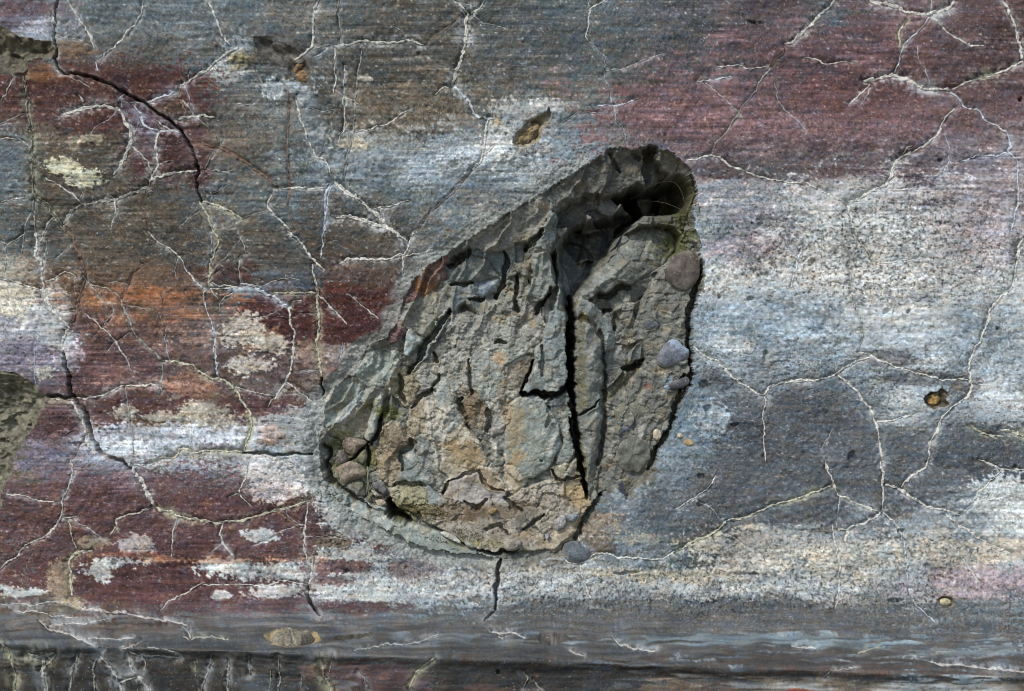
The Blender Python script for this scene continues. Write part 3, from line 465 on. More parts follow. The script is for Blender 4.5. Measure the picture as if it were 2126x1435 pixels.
BLOBS = """100,106,109 420 60 420 130 .8 .5 .5 .5
94,84,70 420 90 300 40 .45 .5 .6 1
84,80,72 950 120 300 170 .85 .5 .5 .4
98,92,78 950 230 250 60 .5 .5 .5 1
150,125,92 830 215 150 60 .35 .4 .6 1.4
128,108,84 1200 190 120 50 .4 .5 .6 1.4
88,92,94 1380 90 200 120 .8 .5 .5 .5
76,78,82 1130 90 120 90 .5 .5 .5 .5
86,77,64 220 400 260 190 .9 .4 .4 .5
98,102,100 520 330 170 240 .85 .5 .5 .5
104,90,72 560 290 110 110 .4 .5 .6 1
112,122,128 640 380 80 130 .55 .5 .6 .5
84,76,66 760 490 150 90 .85 .4 .5 .4
74,64,54 560 520 200 60 .6 .5 .5 .6
132,141,146 850 330 190 60 .85 .4 .5 .6
140,133,116 780 290 90 30 .6 .5 .6 .8
118,126,132 1060 390 160 60 .75 .5 .6 .6
92,86,78 1010 420 80 30 .6 .5 .6 .6
160,166,168 1180 360 110 35 .7 .5 .7 .6
168,168,164 1310 285 90 22 .7 .6 .6 .6
122,128,132 1260 270 110 40 .5 .5 .6 1
84,78,80 1560 90 240 120 .8 .5 .5 .6
112,88,90 1650 260 430 140 .92 .5 .5 .7
118,86,86 1420 230 180 80 .75 .5 .5 1
130,96,96 1750 250 260 60 .6 .5 .6 1.1
84,66,66 2060 110 130 130 .85 .5 .5 .3
90,60,58 1780 190 160 50 .7 .5 .5 .5
104,72,74 1720 100 220 60 .7 .5 .6 .7
92,90,92 1600 330 220 40 .5 .5 .6 1
112,110,114 1900 330 200 45 .55 .5 .6 1
78,74,74 1560 355 110 18 .6 .5 .5 .6
146,144,146 1540 420 120 55 .8 .5 .6 .4
176,174,168 1860 520 330 140 .92 .4 .5 .3
196,192,182 1720 560 200 80 .7 .5 .6 .3
150,138,144 2060 430 90 60 .6 .5 .6 .5
158,138,142 2040 500 90 60 .5 .5 .6 .6
138,116,126 1540 510 75 35 .65 .4 .6 .6
128,122,130 1560 450 70 25 .6 .4 .6 .6
196,192,182 1500 600 60 40 .6 .4 .6 .4
128,140,148 1600 660 180 60 .85 .4 .5 .5
186,186,182 1800 660 110 40 .6 .5 .6 .5
142,150,154 1760 730 260 45 .75 .5 .5 .7
192,190,182 1530 712 55 18 .7 .4 .6 .5
168,176,180 1650 760 40 30 .7 .4 .8 .2
126,138,146 2040 680 90 60 .7 .4 .5 .5
150,158,162 1950 790 170 80 .85 .4 .5 .5
190,190,186 2060 830 90 40 .75 .4 .6 .5
182,184,182 1920 760 60 18 .6 .4 .6 .6
186,186,180 1890 845 55 25 .6 .4 .6 .5
108,118,124 1700 800 120 40 .6 .5 .5 .5
86,88,92 1640 900 190 130 .92 .35 .4 .3
84,87,91 1990 930 150 75 .9 .35 .4 .3
92,95,98 1760 1010 260 100 .88 .35 .4 .3
86,86,88 1480 790 40 30 .7 .4 .5 .3
88,86,86 1845 745 55 18 .85 .3 .3 0
88,87,88 1915 785 90 16 .8 .3 .3 0
88,86,86 2000 805 30 30 .8 .3 .3 0
92,92,92 2048 660 14 60 .4 .4 .3 0
90,86,84 2106 515 12 45 .4 .3 .3 0
94,90,86 1760 510 16 45 .4 .3 .3 0
110,128,140 1440 880 60 90 .85 .4 .5 .2
160,166,168 1470 870 30 40 .6 .4 .8 .2
118,130,138 1400 960 60 60 .75 .4 .6 .2
152,158,158 1310 1020 50 25 .7 .4 .6 .2
84,84,86 1500 1020 80 60 .75 .4 .5 .3
86,84,84 1480 1110 110 24 .8 .4 .4 .3
96,100,104 1330 1080 90 40 .7 .4 .5 .5
160,136,110 1240 1090 40 22 .6 .4 .6 .4
170,160,136 1340 1118 80 10 .5 .5 .5 .8
104,106,110 1330 1145 120 14 .6 .5 .4 .8
192,196,192 2090 1040 70 60 .95 .3 .4 .2
150,156,158 1950 1090 90 40 .5 .5 .6 .4
190,180,160 1560 1150 130 55 .88 .4 .5 .4
192,182,160 1770 1160 130 50 .88 .4 .5 .4
140,146,148 1860 1180 40 70 .6 .4 .5 .2
184,172,148 1960 1150 80 45 .85 .4 .5 .3
196,180,154 2080 1140 70 30 .8 .4 .5 .4
120,122,122 1640 1120 120 16 .4 .5 .5 .5
170,150,152 2030 1210 130 32 .8 .4 .5 .4
172,158,160 1870 1225 50 16 .6 .4 .6 .4
172,172,166 1300 1215 330 35 .85 .5 .5 .5
150,146,132 1150 1175 230 18 .6 .5 .6 .5
114,122,126 1250 1165 110 14 .6 .5 .6 .5
170,134,96 1020 1180 30 26 .6 .4 .6 .3
180,160,118 1400 1195 140 14 .5 .5 .6 .6
168,168,164 860 1205 180 45 .9 .4 .5 .4
88,88,86 1500 1275 700 30 .75 .5 .6 .8
80,80,78 1150 1260 150 22 .5 .5 .7 .8
152,130,112 1800 1250 120 12 .3 .5 .7 .6
118,108,122 50 30 90 50 .85 .4 .5 .3
96,66,68 50 18 80 22 .6 .4 .6 1.2
170,174,184 80 60 50 24 .7 .4 .7 .4
78,46,42 240 200 200 75 .95 .3 .3 .25
80,48,44 60 195 90 60 .95 .3 .3 .25
72,44,42 330 290 70 90 .85 .35 .4 .2
82,50,48 380 200 55 60 .85 .35 .4 .2
84,54,54 410 330 28 80 .8 .35 .4 .2
96,62,40 115 160 50 22 .6 .4 .6 .3
140,92,56 90 155 40 20 .5 .4 .8 .4
134,98,62 150 105 50 14 .55 .4 .6 .8
92,78,62 280 140 60 14 .5 .4 .5 .6
98,90,104 265 225 35 30 .6 .4 .6 .2
104,94,108 320 260 60 25 .5 .4 .7 .2
106,96,102 310 295 50 22 .5 .4 .8 .3
72,58,44 360 225 30 22 .75 .3 .4 .1
110,92,76 20 240 24 16 .6 .4 .7 .4
158,148,122 90 270 40 16 .45 .4 .7 .5
174,164,132 190 290 24 12 .7 .4 .7 .3
160,150,122 155 300 14 14 .6 .4 .7 .3
186,182,150 130 345 40 18 .95 .25 .6 .1
186,182,150 175 370 40 16 .95 .25 .6 .1
100,112,122 20 340 40 60 .7 .4 .6 .6
98,104,104 30 420 40 60 .6 .4 .6 .4
120,130,138 430 450 45 60 .6 .4 .6 .3
136,118,88 330 445 50 14 .5 .4 .6 .6
150,158,160 490 90 36 26 .75 .4 .7 .1
178,180,176 475 150 40 26 .8 .4 .7 .1
164,172,176 600 185 60 22 .75 .4 .7 .1
172,176,176 630 195 24 18 .6 .4 .7 .1
150,134,88 505 125 30 16 .8 .4 .6 .2
58,54,48 580 115 60 26 .8 .4 .5 .1
176,178,174 1080 245 80 40 .85 .4 .6 .2
182,182,176 1060 310 60 40 .85 .4 .6 .2
172,172,166 1130 225 40 22 .8 .4 .6 .1
170,176,178 960 335 50 25 .7 .4 .8 .2
176,152,106 1030 250 14 12 .7 .3 .5 0
182,168,138 720 300 40 14 .5 .4 .6 .5
196,190,176 760 160 14 8 .7 .4 .6 .3
96,76,60 400 600 300 34 .75 .4 .5 .8
114,86,66 330 600 220 40 .75 .4 .6 1
152,108,76 330 640 160 24 .55 .4 .8 1
72,42,38 470 570 80 22 .7 .4 .5 .4
150,158,170 560 605 120 16 .6 .4 .7 .3
78,84,96 620 600 70 26 .7 .4 .4 .2
118,138,150 510 603 50 9 .7 .4 .5 .3
98,78,78 400 730 250 110 .92 .4 .4 .6
124,80,60 270 680 110 40 .5 .4 .7 1
104,68,64 240 760 110 40 .6 .5 .5 .6
168,112,80 400 800 60 24 .55 .4 .8 .5
72,38,34 600 660 110 48 .95 .3 .4 .15
74,40,38 740 670 80 60 .97 .3 .3 .1
74,40,36 720 620 90 30 .85 .3 .4 .1
72,44,44 560 640 40 40 .7 .3 .5 .2
96,56,44 700 600 60 14 .5 .4 .8 .3
178,136,100 540 700 60 34 .6 .35 .9 .2
182,174,156 500 690 46 30 .9 .3 .7 .1
184,178,160 560 715 40 22 .85 .3 .7 .1
190,182,164 510 755 50 22 .8 .3 .7 .2
170,140,112 640 725 36 20 .6 .3 .9 .1
178,170,150 710 730 50 14 .6 .35 .8 .1
126,100,92 690 760 50 40 .8 .4 .5 .2
170,164,158 720 745 40 16 .5 .4 .8 .1
88,56,54 530 840 120 24 .85 .4 .4 .3
86,56,54 300 850 110 30 .85 .4 .4 .3
96,68,66 150 790 40 40 .7 .4 .5 .4
162,160,168 40 690 80 60 .85 .4 .5 .4
196,188,164 30 620 60 40 .85 .4 .6 .3
184,182,180 110 660 40 80 .75 .4 .6 .3
116,104,122 60 730 60 26 .7 .4 .6 .6
112,98,112 80 795 40 16 .7 .4 .5 .4
188,184,164 92 778 20 14 .85 .3 .5 .1
176,172,180 140 750 26 40 .6 .4 .6 .2
178,172,156 260 860 34 16 .85 .3 .6 .2
186,182,162 330 866 46 14 .85 .3 .6 .2
178,170,148 440 855 60 20 .9 .3 .6 .2
186,192,202 320 905 190 26 .95 .35 .4 .4
196,200,204 260 930 100 18 .7 .4 .5 .3
190,194,196 500 900 90 22 .7 .4 .6 .3
150,150,146 615 895 40 46 .9 .3 .5 .1
196,150,120 570 905 24 26 .6 .4 .8 .2
168,160,132 440 945 90 12 .5 .4 .6 .4
180,184,190 420 965 170 18 .75 .4 .5 .6
106,96,112 90 940 100 16 .5 .4 .5 1
92,62,62 110 890 60 30 .8 .35 .4 .3
94,64,64 340 1070 330 100 .95 .35 .3 .3
86,56,54 340 1195 330 60 .95 .3 .3 .2
110,88,98 230 985 160 22 .5 .4 .5 .6
104,72,62 100 1080 90 50 .5 .4 .6 .4
82,50,48 520 1050 120 40 .6 .4 .5 .3
80,48,46 780 1110 70 40 .85 .35 .4 .2
80,56,56 850 1180 60 26 .5 .4 .7 .3
190,186,180 575 985 60 34 .95 .25 .5 .1
190,178,172 555 1020 60 24 .9 .25 .5 .1
186,186,180 690 1060 40 40 .85 .35 .6 .1
180,182,178 665 960 22 120 .8 .4 .5 0
182,186,182 685 1010 18 50 .6 .4 .5 0
178,182,178 540 1110 34 12 .9 .25 .6 .2
168,166,160 290 1130 36 18 .75 .3 .7 .2
160,150,118 190 1125 30 12 .6 .3 .6 .2
176,178,172 200 1185 34 22 .95 .22 .7 .1
178,180,174 240 1168 50 12 .9 .22 .7 .1
178,180,174 560 1185 110 20 .97 .2 .5 .1
178,180,174 480 1172 70 12 .9 .22 .6 .1
180,180,174 590 1228 60 14 .95 .2 .5 .1
178,180,174 40 1232 50 10 .95 .22 .6 .2
178,178,172 10 1222 20 10 .9 .22 .6 .2
176,176,170 455 1235 18 9 .85 .22 .7 .2
170,166,160 520 1195 20 10 .9 .22 .7 .2
178,178,172 720 1160 60 30 .85 .25 .8 .1
178,180,174 740 1225 90 24 .9 .25 .6 .1
90,58,56 720 1180 70 14 .75 .25 .7 .2
90,62,62 700 1205 50 10 .6 .3 .7 .3
82,58,58 760 1262 110 12 .8 .4 .4 .5
84,62,62 520 1260 180 14 .6 .4 .4 .5
170,110,84 260 1152 90 6 .6 .5 .6 .6
176,124,90 500 1162 150 6 .6 .5 .7 .6
170,120,80 340 1160 60 6 .5 .5 .6 .6
174,160,124 130 1210 24 50 .6 .35 .7 .1
176,154,118 155 1250 22 14 .85 .3 .6 .1
128,134,126 790 1090 90 36 .85 .4 .5 .2
126,132,128 870 1125 90 24 .8 .4 .5 .2
168,170,164 720 1080 36 50 .5 .4 .7 .2
134,140,140 960 1160 70 10 .6 .4 .5 .3
96,104,112 1180 1140 60 14 .4 .4 .5 .3
86,84,82 1063 1330 1400 62 .95 .4 .2 .3
100,88,78 260 1300 180 20 .6 .5 .5 1
126,108,92 260 1298 80 6 .5 .5 .5 .8
110,112,112 420 1285 360 14 .4 .5 .5 1
126,144,150 1560 1328 330 13 .6 .5 .4 .6
140,158,164 1750 1338 130 9 .45 .5 .4 .5
132,150,156 2030 1352 130 9 .5 .5 .4 .5
120,128,130 900 1330 220 14 .5 .5 .5 1
74,68,64 1700 1385 500 26 .85 .5 .3 .8
92,72,60 1750 1395 300 10 .4 .5 .5 1
70,66,64 1050 1375 200 20 .7 .5 .3 .6
78,82,86 330 1330 300 14 .5 .5 .4 .6
52,48,44 300 1412 460 48 .95 .4 .2 .2
54,51,50 1100 1415 320 38 .8 .4 .3 .3
92,72,74 780 1410 90 36 .75 .4 .5 .2
134,132,140 720 1420 30 20 .6 .4 .6 .2
120,82,62 800 1405 10 8 .5 .4 .4 0
120,92,80 690 1390 60 16 .5 .4 .7 .3
96,68,58 1020 1440 120 14 .5 .4 .6 .6
118,100,82 1480 1430 120 14 .7 .4 .6 .5
146,150,152 1600 1425 120 8 .6 .4 .6 .5
150,146,140 1950 1428 200 8 .6 .4 .6 .6
150,70,50 1650 1438 30 7 .8 .4 .4 0
78,84,90 560 1425 60 22 .5 .4 .6 .2
100,104,104 240 1395 24 24 .5 .4 .7 .1
78,50,46 300 170 130 40 .8 .35 .4 .2
82,56,50 130 215 120 40 .8 .35 .4 .2
80,72,60 250 470 230 60 .6 .4 .4 .5
84,76,66 470 480 150 60 .5 .4 .5 .5
92,66,58 700 560 60 24 .6 .4 .6 .3
70,64,58 680 440 60 40 .5 .4 .5 .3
112,92,72 470 300 60 30 .4 .4 .6 .8
150,96,62 300 625 150 14 .6 .4 .7 1.2
158,104,70 260 660 90 10 .55 .4 .7 1.2
150,98,66 420 650 60 12 .5 .4 .8 .8
176,140,118 400 700 60 16 .45 .4 .8 .8
172,134,116 280 800 80 14 .4 .4 .8 .8
150,164,174 1600 690 150 24 .6 .4 .6 .8
176,186,192 1900 700 200 24 .55 .4 .6 .8
158,170,178 1560 640 90 18 .5 .4 .6 .8
150,162,170 1980 860 140 20 .5 .4 .6 .8
190,190,184 1700 470 160 30 .5 .4 .6 .5
120,126,128 300 60 150 16 .5 .4 .6 1.2
128,118,98 640 40 80 20 .4 .4 .6 1
118,120,118 1110 250 34 22 .5 .4 .6 .2
182,184,180 1120 300 30 20 .6 .4 .7 .2
158,98,60 340 612 140 12 .6 .4 .7 1.0
150,92,58 240 600 80 12 .5 .4 .7 1.0
72,40,36 640 640 60 30 .8 .3 .5 .2
160,156,144 1020 440 90 16 .5 .4 .7 .3"""
TILES = {'A': (0, 0, 720), 'B': (0, 480, 720), 'C': (0, 955, 720), 'D': (700, 955, 720), 'E': (1406, 955, 720), 'F': (1406, 480, 720),
         'G': (1406, 0, 720), 'H': (700, 0, 720), 'I': (600, 260, 900), 'J': (600, 640, 900), 'K1': (820, 460, 420), 'K2': (1120, 290, 360),
         'K3': (1160, 480, 330), 'K4': (840, 700, 420), 'K5': (650, 700, 300), 'K6': (650, 880, 300), 'K7': (900, 960, 360), 'K8': (1180, 680, 300),
         'Z': (0, 0, 2126)}
def pts_of(tile, words):
    x0, y0, w = TILES[tile]; f = w / 2126.0
    return np.array([[x0 + float(a) * f, y0 + float(b) * f] for a, b in (q.split(',') for q in words)])

# ------------------------------------------------------------------ noise
def _hash(ix, iy, seed):
    h = (ix.astype(np.int64) * 374761393 + iy.astype(np.int64) * 668265263 + seed * 974711) & 0xFFFFFFFF
    h = ((h ^ (h >> 13)) * 1274126177) & 0xFFFFFFFF
    return (h ^ (h >> 16)) & 0xFFFFFFFF
_ang = np.linspace(0, 2 * np.pi, 256, endpoint=False); _GX, _GY = np.cos(_ang).astype(np.float32), np.sin(_ang).astype(np.float32)
def noise(x, y, seed=0):
    ix, iy = np.floor(x), np.floor(y)
    fx, fy = (x - ix).astype(np.float32), (y - iy).astype(np.float32)
    ix = ix.astype(np.int64); iy = iy.astype(np.int64)
    ux, uy = fx * fx * fx * (fx * (fx * 6 - 15) + 10), fy * fy * fy * (fy * (fy * 6 - 15) + 10)
    def g(dx, dy):
        h = _hash(ix + dx, iy + dy, seed) & 255
        return _GX[h] * (fx - dx) + _GY[h] * (fy - dy)
    a, b, c, d = g(0, 0), g(1, 0), g(0, 1), g(1, 1)
    return ((a + (b - a) * ux) * (1 - uy) + (c + (d - c) * ux) * uy) * 1.5
def fbm(x, y, octaves=4, seed=0, gain=.5):
    s = 0; a = 1.0; n = 0
    for o in range(octaves):
        s = s + a * noise(x * 2 ** o + 17.3 * o, y * 2 ** o - 9.1 * o, seed + o); n += a; a *= gain
    return (s / n * 1.4).astype(np.float32)
def worley(x, y, seed=0):
    ix, iy = np.floor(x).astype(np.int64), np.floor(y).astype(np.int64)
    f1 = np.full(x.shape, 9., np.float32); f2 = f1.copy(); cid = np.zeros(x.shape, np.int64); qx = np.zeros(x.shape, np.float32); qy = qx.copy()
    for dx in (-1, 0, 1):
        for dy in (-1, 0, 1):
            h = _hash(ix + dx, iy + dy, seed)
            px = ix + dx + (h & 1023) / 1023.; py = iy + dy + ((h >> 10) & 1023) / 1023.
            d = np.hypot(px - x, py - y).astype(np.float32)
            nw = d < f1
            f2 = np.where(nw, f1, np.minimum(f2, d)); cid = np.where(nw, h, cid); f1 = np.where(nw, d, f1); qx = np.where(nw, x - px, qx); qy = np.where(nw, y - py, qy)
    return f1, f2, cid, qx, qy
def sstep(a, b, x):
    t = np.clip((x - a) / (b - a), 0, 1); return t * t * (3 - 2 * t)
def lin(c):
    c = np.clip(np.asarray(c, np.float32) / 255., 0, 1)
    return np.where(c <= .04045, c / 12.92, ((c + .055) / 1.055) ** 2.4)

# ------------------------------------------------------------------ the drawing grid (finer round the crater, coarse far outside the frame)
def axis(segs):
    o = []
    for a, b, st in segs:
        n = max(1, int(round((b - a) / st))); o += list(a + (b - a) * np.arange(n) / n)
    return np.array(o + [segs[-1][1]])
GX = axis([(-2400, -400, 50), (-400, -40, 9), (-40, 660, 2.3), (660, 1480, 1.5), (1480, 2166, 2.3), (2166, 2526, 9), (2526, 4526, 50)])
GP = axis([(-2000, -300, 50), (-300, -20, 9), (-20, 295, 2.3), (295, 1170, 1.5), (1170, 1440, 1.9), (1440, 1600, 8), (1600, 3200, 80)])
NX, NP = len(GX), len(GP)
U, PP = np.meshgrid(GX, GP)
def tilt(u, pp): return np.clip((u - CX) / 1063., -2.2, 2.2) * 35 * sstep(1020, 1230, pp)
P = PP + tilt(U, PP)
_qp = np.array([-9000, 1195, 1225, 1250, 1275, 1292, 1305, 1320, 1340, 1356, 1366, 1372, 1378, 1386, 1396, 1420, 9000.])
_qv = np.array([0, 0, 1.5, 6, 16, 32, 58, 104, 170, 226, 254, 260, 257, 250, 247, 246, 246.])
_fine = np.arange(1180, 1440, .5); _fq = np.interp(_fine, _qp, _qv)
_k = np.exp(-(np.arange(-16, 17) / 5.) ** 2); _k /= _k.sum()
_fq = np.convolve(np.pad(_fq, 16, mode='edge'), _k, 'valid')
def prot(pp): return np.interp(pp, np.concatenate([[-9000], _fine, [9000]]), np.concatenate([[0], _fq, [_fq[-1]]]))
DPX = DIST / S
def place(u, pp, h):
    """drawing coordinates + height above the surface -> world metres (wall face in the XZ plane, camera side = -Y)"""
    p = pp + tilt(u, pp); q = prot(pp)
    k = (DPX - q) / DPX
    e = 1.0; q2 = prot(pp + e); k2 = (DPX - q2) / DPX
    dz = -((p + e - CY) * k2 - (p - CY) * k); dy = -(q2 - q)
    L = np.hypot(dz, dy) + 1e-9
    ny, nz = dz / L, -dy / L            # facing the camera / up
    return np.stack([(u - CX) * k * S, (-q + ny * h) * S, (-(p - CY) * k + nz * h) * S], -1)

X, Y = U, P
N1 = fbm(X / 70, Y / 55, 4, 1); N2 = fbm(X / 170, Y / 15, 2, 11, .6); RX, RY = .82 * X + .57 * Y, -.57 * X + .82 * Y; N3 = fbm(RX / 12, RY / 11, 3, 21, .6); N4 = fbm(X / 300, Y / 200, 3, 31); N5 = fbm(X / 60, Y / 7, 1, 35); N6 = fbm(RX / 7, RY / 6.5, 2, 37, .8)
WX = X + 5 * fbm(X / 26, Y / 26, 3, 41); WY = Y + 5 * fbm(X / 26, Y / 26, 3, 45)

# ------------------------------------------------------------------ painting of the wall colour
PAL = {'a': (97, 107, 108), 'b': (122, 132, 135), 'c': (148, 157, 161), 'd': (180, 183, 181), 'e': (194, 192, 184), 'f': (82, 80, 74), 'g': (93, 88, 79), 'h': (88, 70, 62), 'i': (78, 54, 52), 'j': (98, 74, 72), 'k': (124, 98, 100),
       'l': (104, 84, 87), 'm': (152, 140, 142), 'n': (118, 92, 70), 'o': (158, 160, 170), 'p': (126, 116, 126), 'q': (86, 90, 95), 'r': (99, 103, 107), 's': (180, 170, 150), 't': (122, 112, 96), 'u': (72, 69, 64), 'v': (138, 151, 158)}
BROAD = """45 pcaaaagagfaaaaqllrlklj
135 nhhgacffffgaagllllljjj
225 hiiihgcfggbdbkkkklkkkk
315 atghhgabccdcvfplllklpm
405 aggfraaaabbccccccddpmm
495 aaffffafgbttttccmddddd
585 snnnhbqhitttttdddeddd d
675 ddjntsiittttttvvvcddcd
765 ppjjnthtttttttvccvbccc
855 tjjnsjdtttttttbqqqbdcd
945 tpodoocdttttttbrqrrrqq
1035 jjjjjmjdtttttbrrrrrrce
1125 jjjjjjjtbbtttbarcdcdcde
1215 jtjjjmjddddddddeddddmm
1268 gghhjlllrccbbrrrrrbbbb
1308 gtttrrrbbaaabbrrqqqrrr
1340 rrrrqqqraaaarrccccbccc
1380 uuuuuuuluuuuqqqqqqqqqq
1425 uuuuuuuhuuuuuqtqtttcct"""
_br = [l.split(' ', 1) for l in BROAD.split('\n')]; _by = np.array([float(l[0]) for l in _br])
_bc = np.array([[PAL[ch] for ch in l[1].replace(' ', '')[:22]] for l in _br], np.float32)
sx = np.clip((X + 60 * fbm(X / 120, Y / 60, 4, 3) + 60 * N2 + 20 * N3) / 100., 0, 20.999); sy_ = Y + 40 * fbm(X / 110, Y / 50, 4, 7) + 26 * N2 + 26 * N3 + 18 * N6
ri = np.clip(np.searchsorted(_by, sy_) - 1, 0, len(_by) - 2); rt = sstep(.2, .8, np.clip((sy_ - _by[ri]) / (_by[ri + 1] - _by[ri]), 0, 1))[..., None]
ci = np.floor(sx).astype(int); ct = sstep(.22, .78, sx - ci)[..., None]
COL = ((_bc[ri, ci] * (1 - ct) + _bc[ri, ci + 1] * ct) * (1 - rt) + (_bc[ri + 1, ci] * (1 - ct) + _bc[ri + 1, ci + 1] * ct) * rt).astype(np.float32)
for c, n in (((112, 122, 128), N2 * .8 + N1 * .5), ((96, 78, 60), -N2 * .7 - N4)):
    COL += (np.array(c) - COL) * (sstep(.0, .9, n) * .22)[..., None]
def win(x0, x1, y0, y1):
    i0, i1 = np.searchsorted(GX, (x0, x1)); j0, j1 = np.searchsorted(GP, (y0 - 40, y1 + 40))
    return slice(max(j0, 0), max(j1, j0 + 1)), slice(i0, max(i1, i0 + 1))
def paint(c, cx, cy, rx, ry, a, soft, n, s):
    w = win(cx - rx * 1.9 - 20, cx + rx * 1.9 + 20, cy - ry * 2.2 - 15, cy + ry * 2.2 + 15)
    r = np.hypot((X[w] - cx) / rx, (Y[w] - cy) / ry)
    f = 1.10 - r + n * N1[w] * 1.1 + s * (N2[w] * .45 + N5[w] * .3) + .55 * N3[w] * (1 - .8 * sstep(1250, 1300, PP[w])) + .35 * N6[w] * (1 - .8 * sstep(1250, 1300, PP[w])) + .5 * N5[w] * sstep(1250, 1300, PP[w])
    m = sstep(-.02, soft * .75, f) * a * sstep(1.9, 1.4, r)
    COL[w] += (np.array(c, np.float32) - COL[w]) * m[..., None]
for ln in BLOBS.strip().split('\n'):
    q = ln.split(); v = [float(t) for t in q[1:]]; cq = [float(t) for t in q[0].split(',')]; v[4] *= 1 if v[1] > 1262 or (cq[0] - cq[2] > 18 and sum(cq) < 215) else .75 if v[2] * v[3] > 2500 else .92; paint([float(t) for t in q[0].split(',')], *v)
SPK = np.zeros(U.shape, np.float32); LAYER = sstep(112, 150, COL.mean(-1)) + .6 * sstep(14, 34, COL[..., 0] - COL[..., 2])
for cx, cy, rx, ry, a in ((1830, 520, 420, 150, 1.), (1700, 760, 330, 120, .55), (1990, 800, 180, 90, .6), (1780, 1160, 420, 80, .9), (1500, 1230, 700, 60, 1.), (2090, 1040, 80, 70, .5),
                          (1130, 1215, 330, 50, .9), (600, 900, 120, 60, .8), (320, 910, 200, 35, .45), (560, 1000, 80, 60, .8), (600, 1200, 330, 60, .6), (760, 1210, 140, 60, .8),
                          (1090, 280, 90, 80, .7), (200, 1180, 80, 30, .5), (150, 360, 70, 40, .35), (530, 720, 90, 60, .6), (60, 690, 110, 110, .5), (690, 1050, 60, 110, .9), (1250, 350, 200, 60, .5), (480, 120, 60, 60, .5)):
    r = np.hypot((X - cx) / rx, (Y - cy) / ry); SPK = np.maximum(SPK, a * sstep(1.15, .6, r + .35 * N1))
# streaks and grain that belong to the limewash: brushed horizontal lines, tiny warm and cold flecks
for c, f, a in (((196, 196, 190), fbm(X / 13, Y / 7, 3, 62, .65), .55), ((52, 48, 44), fbm(X / 11, Y / 9, 3, 63, .65), .6), ((176, 140, 104), fbm(X / 26, Y / 8, 3, 64, .65), .35), ((120, 134, 148), fbm(X / 40, Y / 8, 3, 65, .65), .4)):
    COL += (np.array(c, np.float32) - COL) * (a * sstep(.34, .85, f + .25 * N6) * (1 - .75 * sstep(1235, 1300, PP)))[..., None]
zone = np.clip(.45 + .55 * sstep(560, 330, Y) + .5 * sstep(760, 560, X), 0, 1.1)
lf = sstep(1235, 1300, PP); calm = 1 - .8 * lf
g = 1 + lf * .22 * fbm(X / 130, Y / 7, 2, 67, .6) + zone * (.16 * N2 + .12 * N5) * (.75 + .6 * N4) + .19 * N3 * calm + .10 * N6 * calm + .17 * N1
COL *= g[..., None]
hue = fbm(X / 45, Y / 14, 2, 71, .65); COL += (hue * 8)[..., None] * np.array((1.1, .1, -1.0))
hue2 = fbm(X / 20, Y / 14, 3, 77, .6); COL += (hue2 * 5)[..., None] * np.array((.3, -.3, .4)); COL += np.array((-1.0, .8, .2), np.float32) * (COL[..., :1] - COL[..., 2:] < 14)

lum = COL.mean(-1); COL *= (1 + .09 * sstep(95, 200, lum))[..., None]
mean_ = COL.mean(-1, keepdims=True); COL = mean_ + (COL - mean_) * .88
# ------------------------------------------------------------------ relief of the wall
H = (6.5 * fbm(X / 170, Y / 120, 3, 81) + 2.4 * fbm(X / 42, Y / 32, 3, 85) + LAYER * 1.7).astype(np.float32)
for cx, cy, rx, ry, hh_ in ((500, 125, 44, 24, 13), (470, 95, 30, 18, 7), (605, 190, 46, 20, 9), (560, 150, 60, 30, 5), (1125, 232, 34, 18, 8), (1055, 322, 40, 24, 7), (1950, 850, 34, 16, 5), (1905, 820, 20, 22, 4), (950, 340, 50, 24, 6), (1470, 880, 34, 34, 5), (1760, 950, 26, 26, 6), (1600, 745, 40, 24, 6)):
    r = np.hypot((WX - cx) / rx, (WY - cy) / ry); H += (hh_ * np.exp(-r * r * 1.4) * (1 + .5 * N3)).astype(np.float32)
f1, f2, cid, _, _ = worley(RX / 11, RY / 11, 91)
dot = sstep(.34, .12, f1) * ((cid & 255) > 205)
H += (1.35 * fbm(RX / 11, RY / 13, 2, 92, .6) - 1.3 * dot).astype(np.float32) * sstep(1330, 1270, PP) + .3 * N2
pit = sstep(.42, .62, fbm(RX / 9, RY / 8, 2, 95)) * (0.35 + SPK); H -= 2.2 * pit
PITS = [(1686, 545, 7, 9), (1406 + 2100 * .3387, 206, 5, 5), (1886, 645, 5, 5), (2070, 680, 5, 5), (238, 1168, 8, 7), (722, 1188, 6, 6), (1036, 1395, 4, 6), (1527, 880, 12, 4),
        (1558, 620, 10, 4), (1493, 617, 5, 5), (1860, 1248, 18, 5), (1456, 990, 8, 8), (1455, 1050, 8, 9), (1470, 850, 10, 10), (1465, 800, 16, 9), (1590, 740, 6, 14), (1770, 950, 10, 16), (1952, 333, 7, 4), (2118, 205, 4, 5), (1570, 46, 22, 3), (872, 108, 4, 4), (1870, 1100, 6, 5), (2110, 970, 6, 6), (1300, 1190, 30, 4), (1840, 645, 6, 8)]
for cx, cy, rx, ry in PITS:
    w = win(cx - rx * 3, cx + rx * 3, cy - ry * 3, cy + ry * 3)
    r = np.hypot((WX[w] - cx) / rx, (WY[w] - cy) / ry); H[w] -= (10 * sstep(1.1, .6, r)).astype(np.float32)

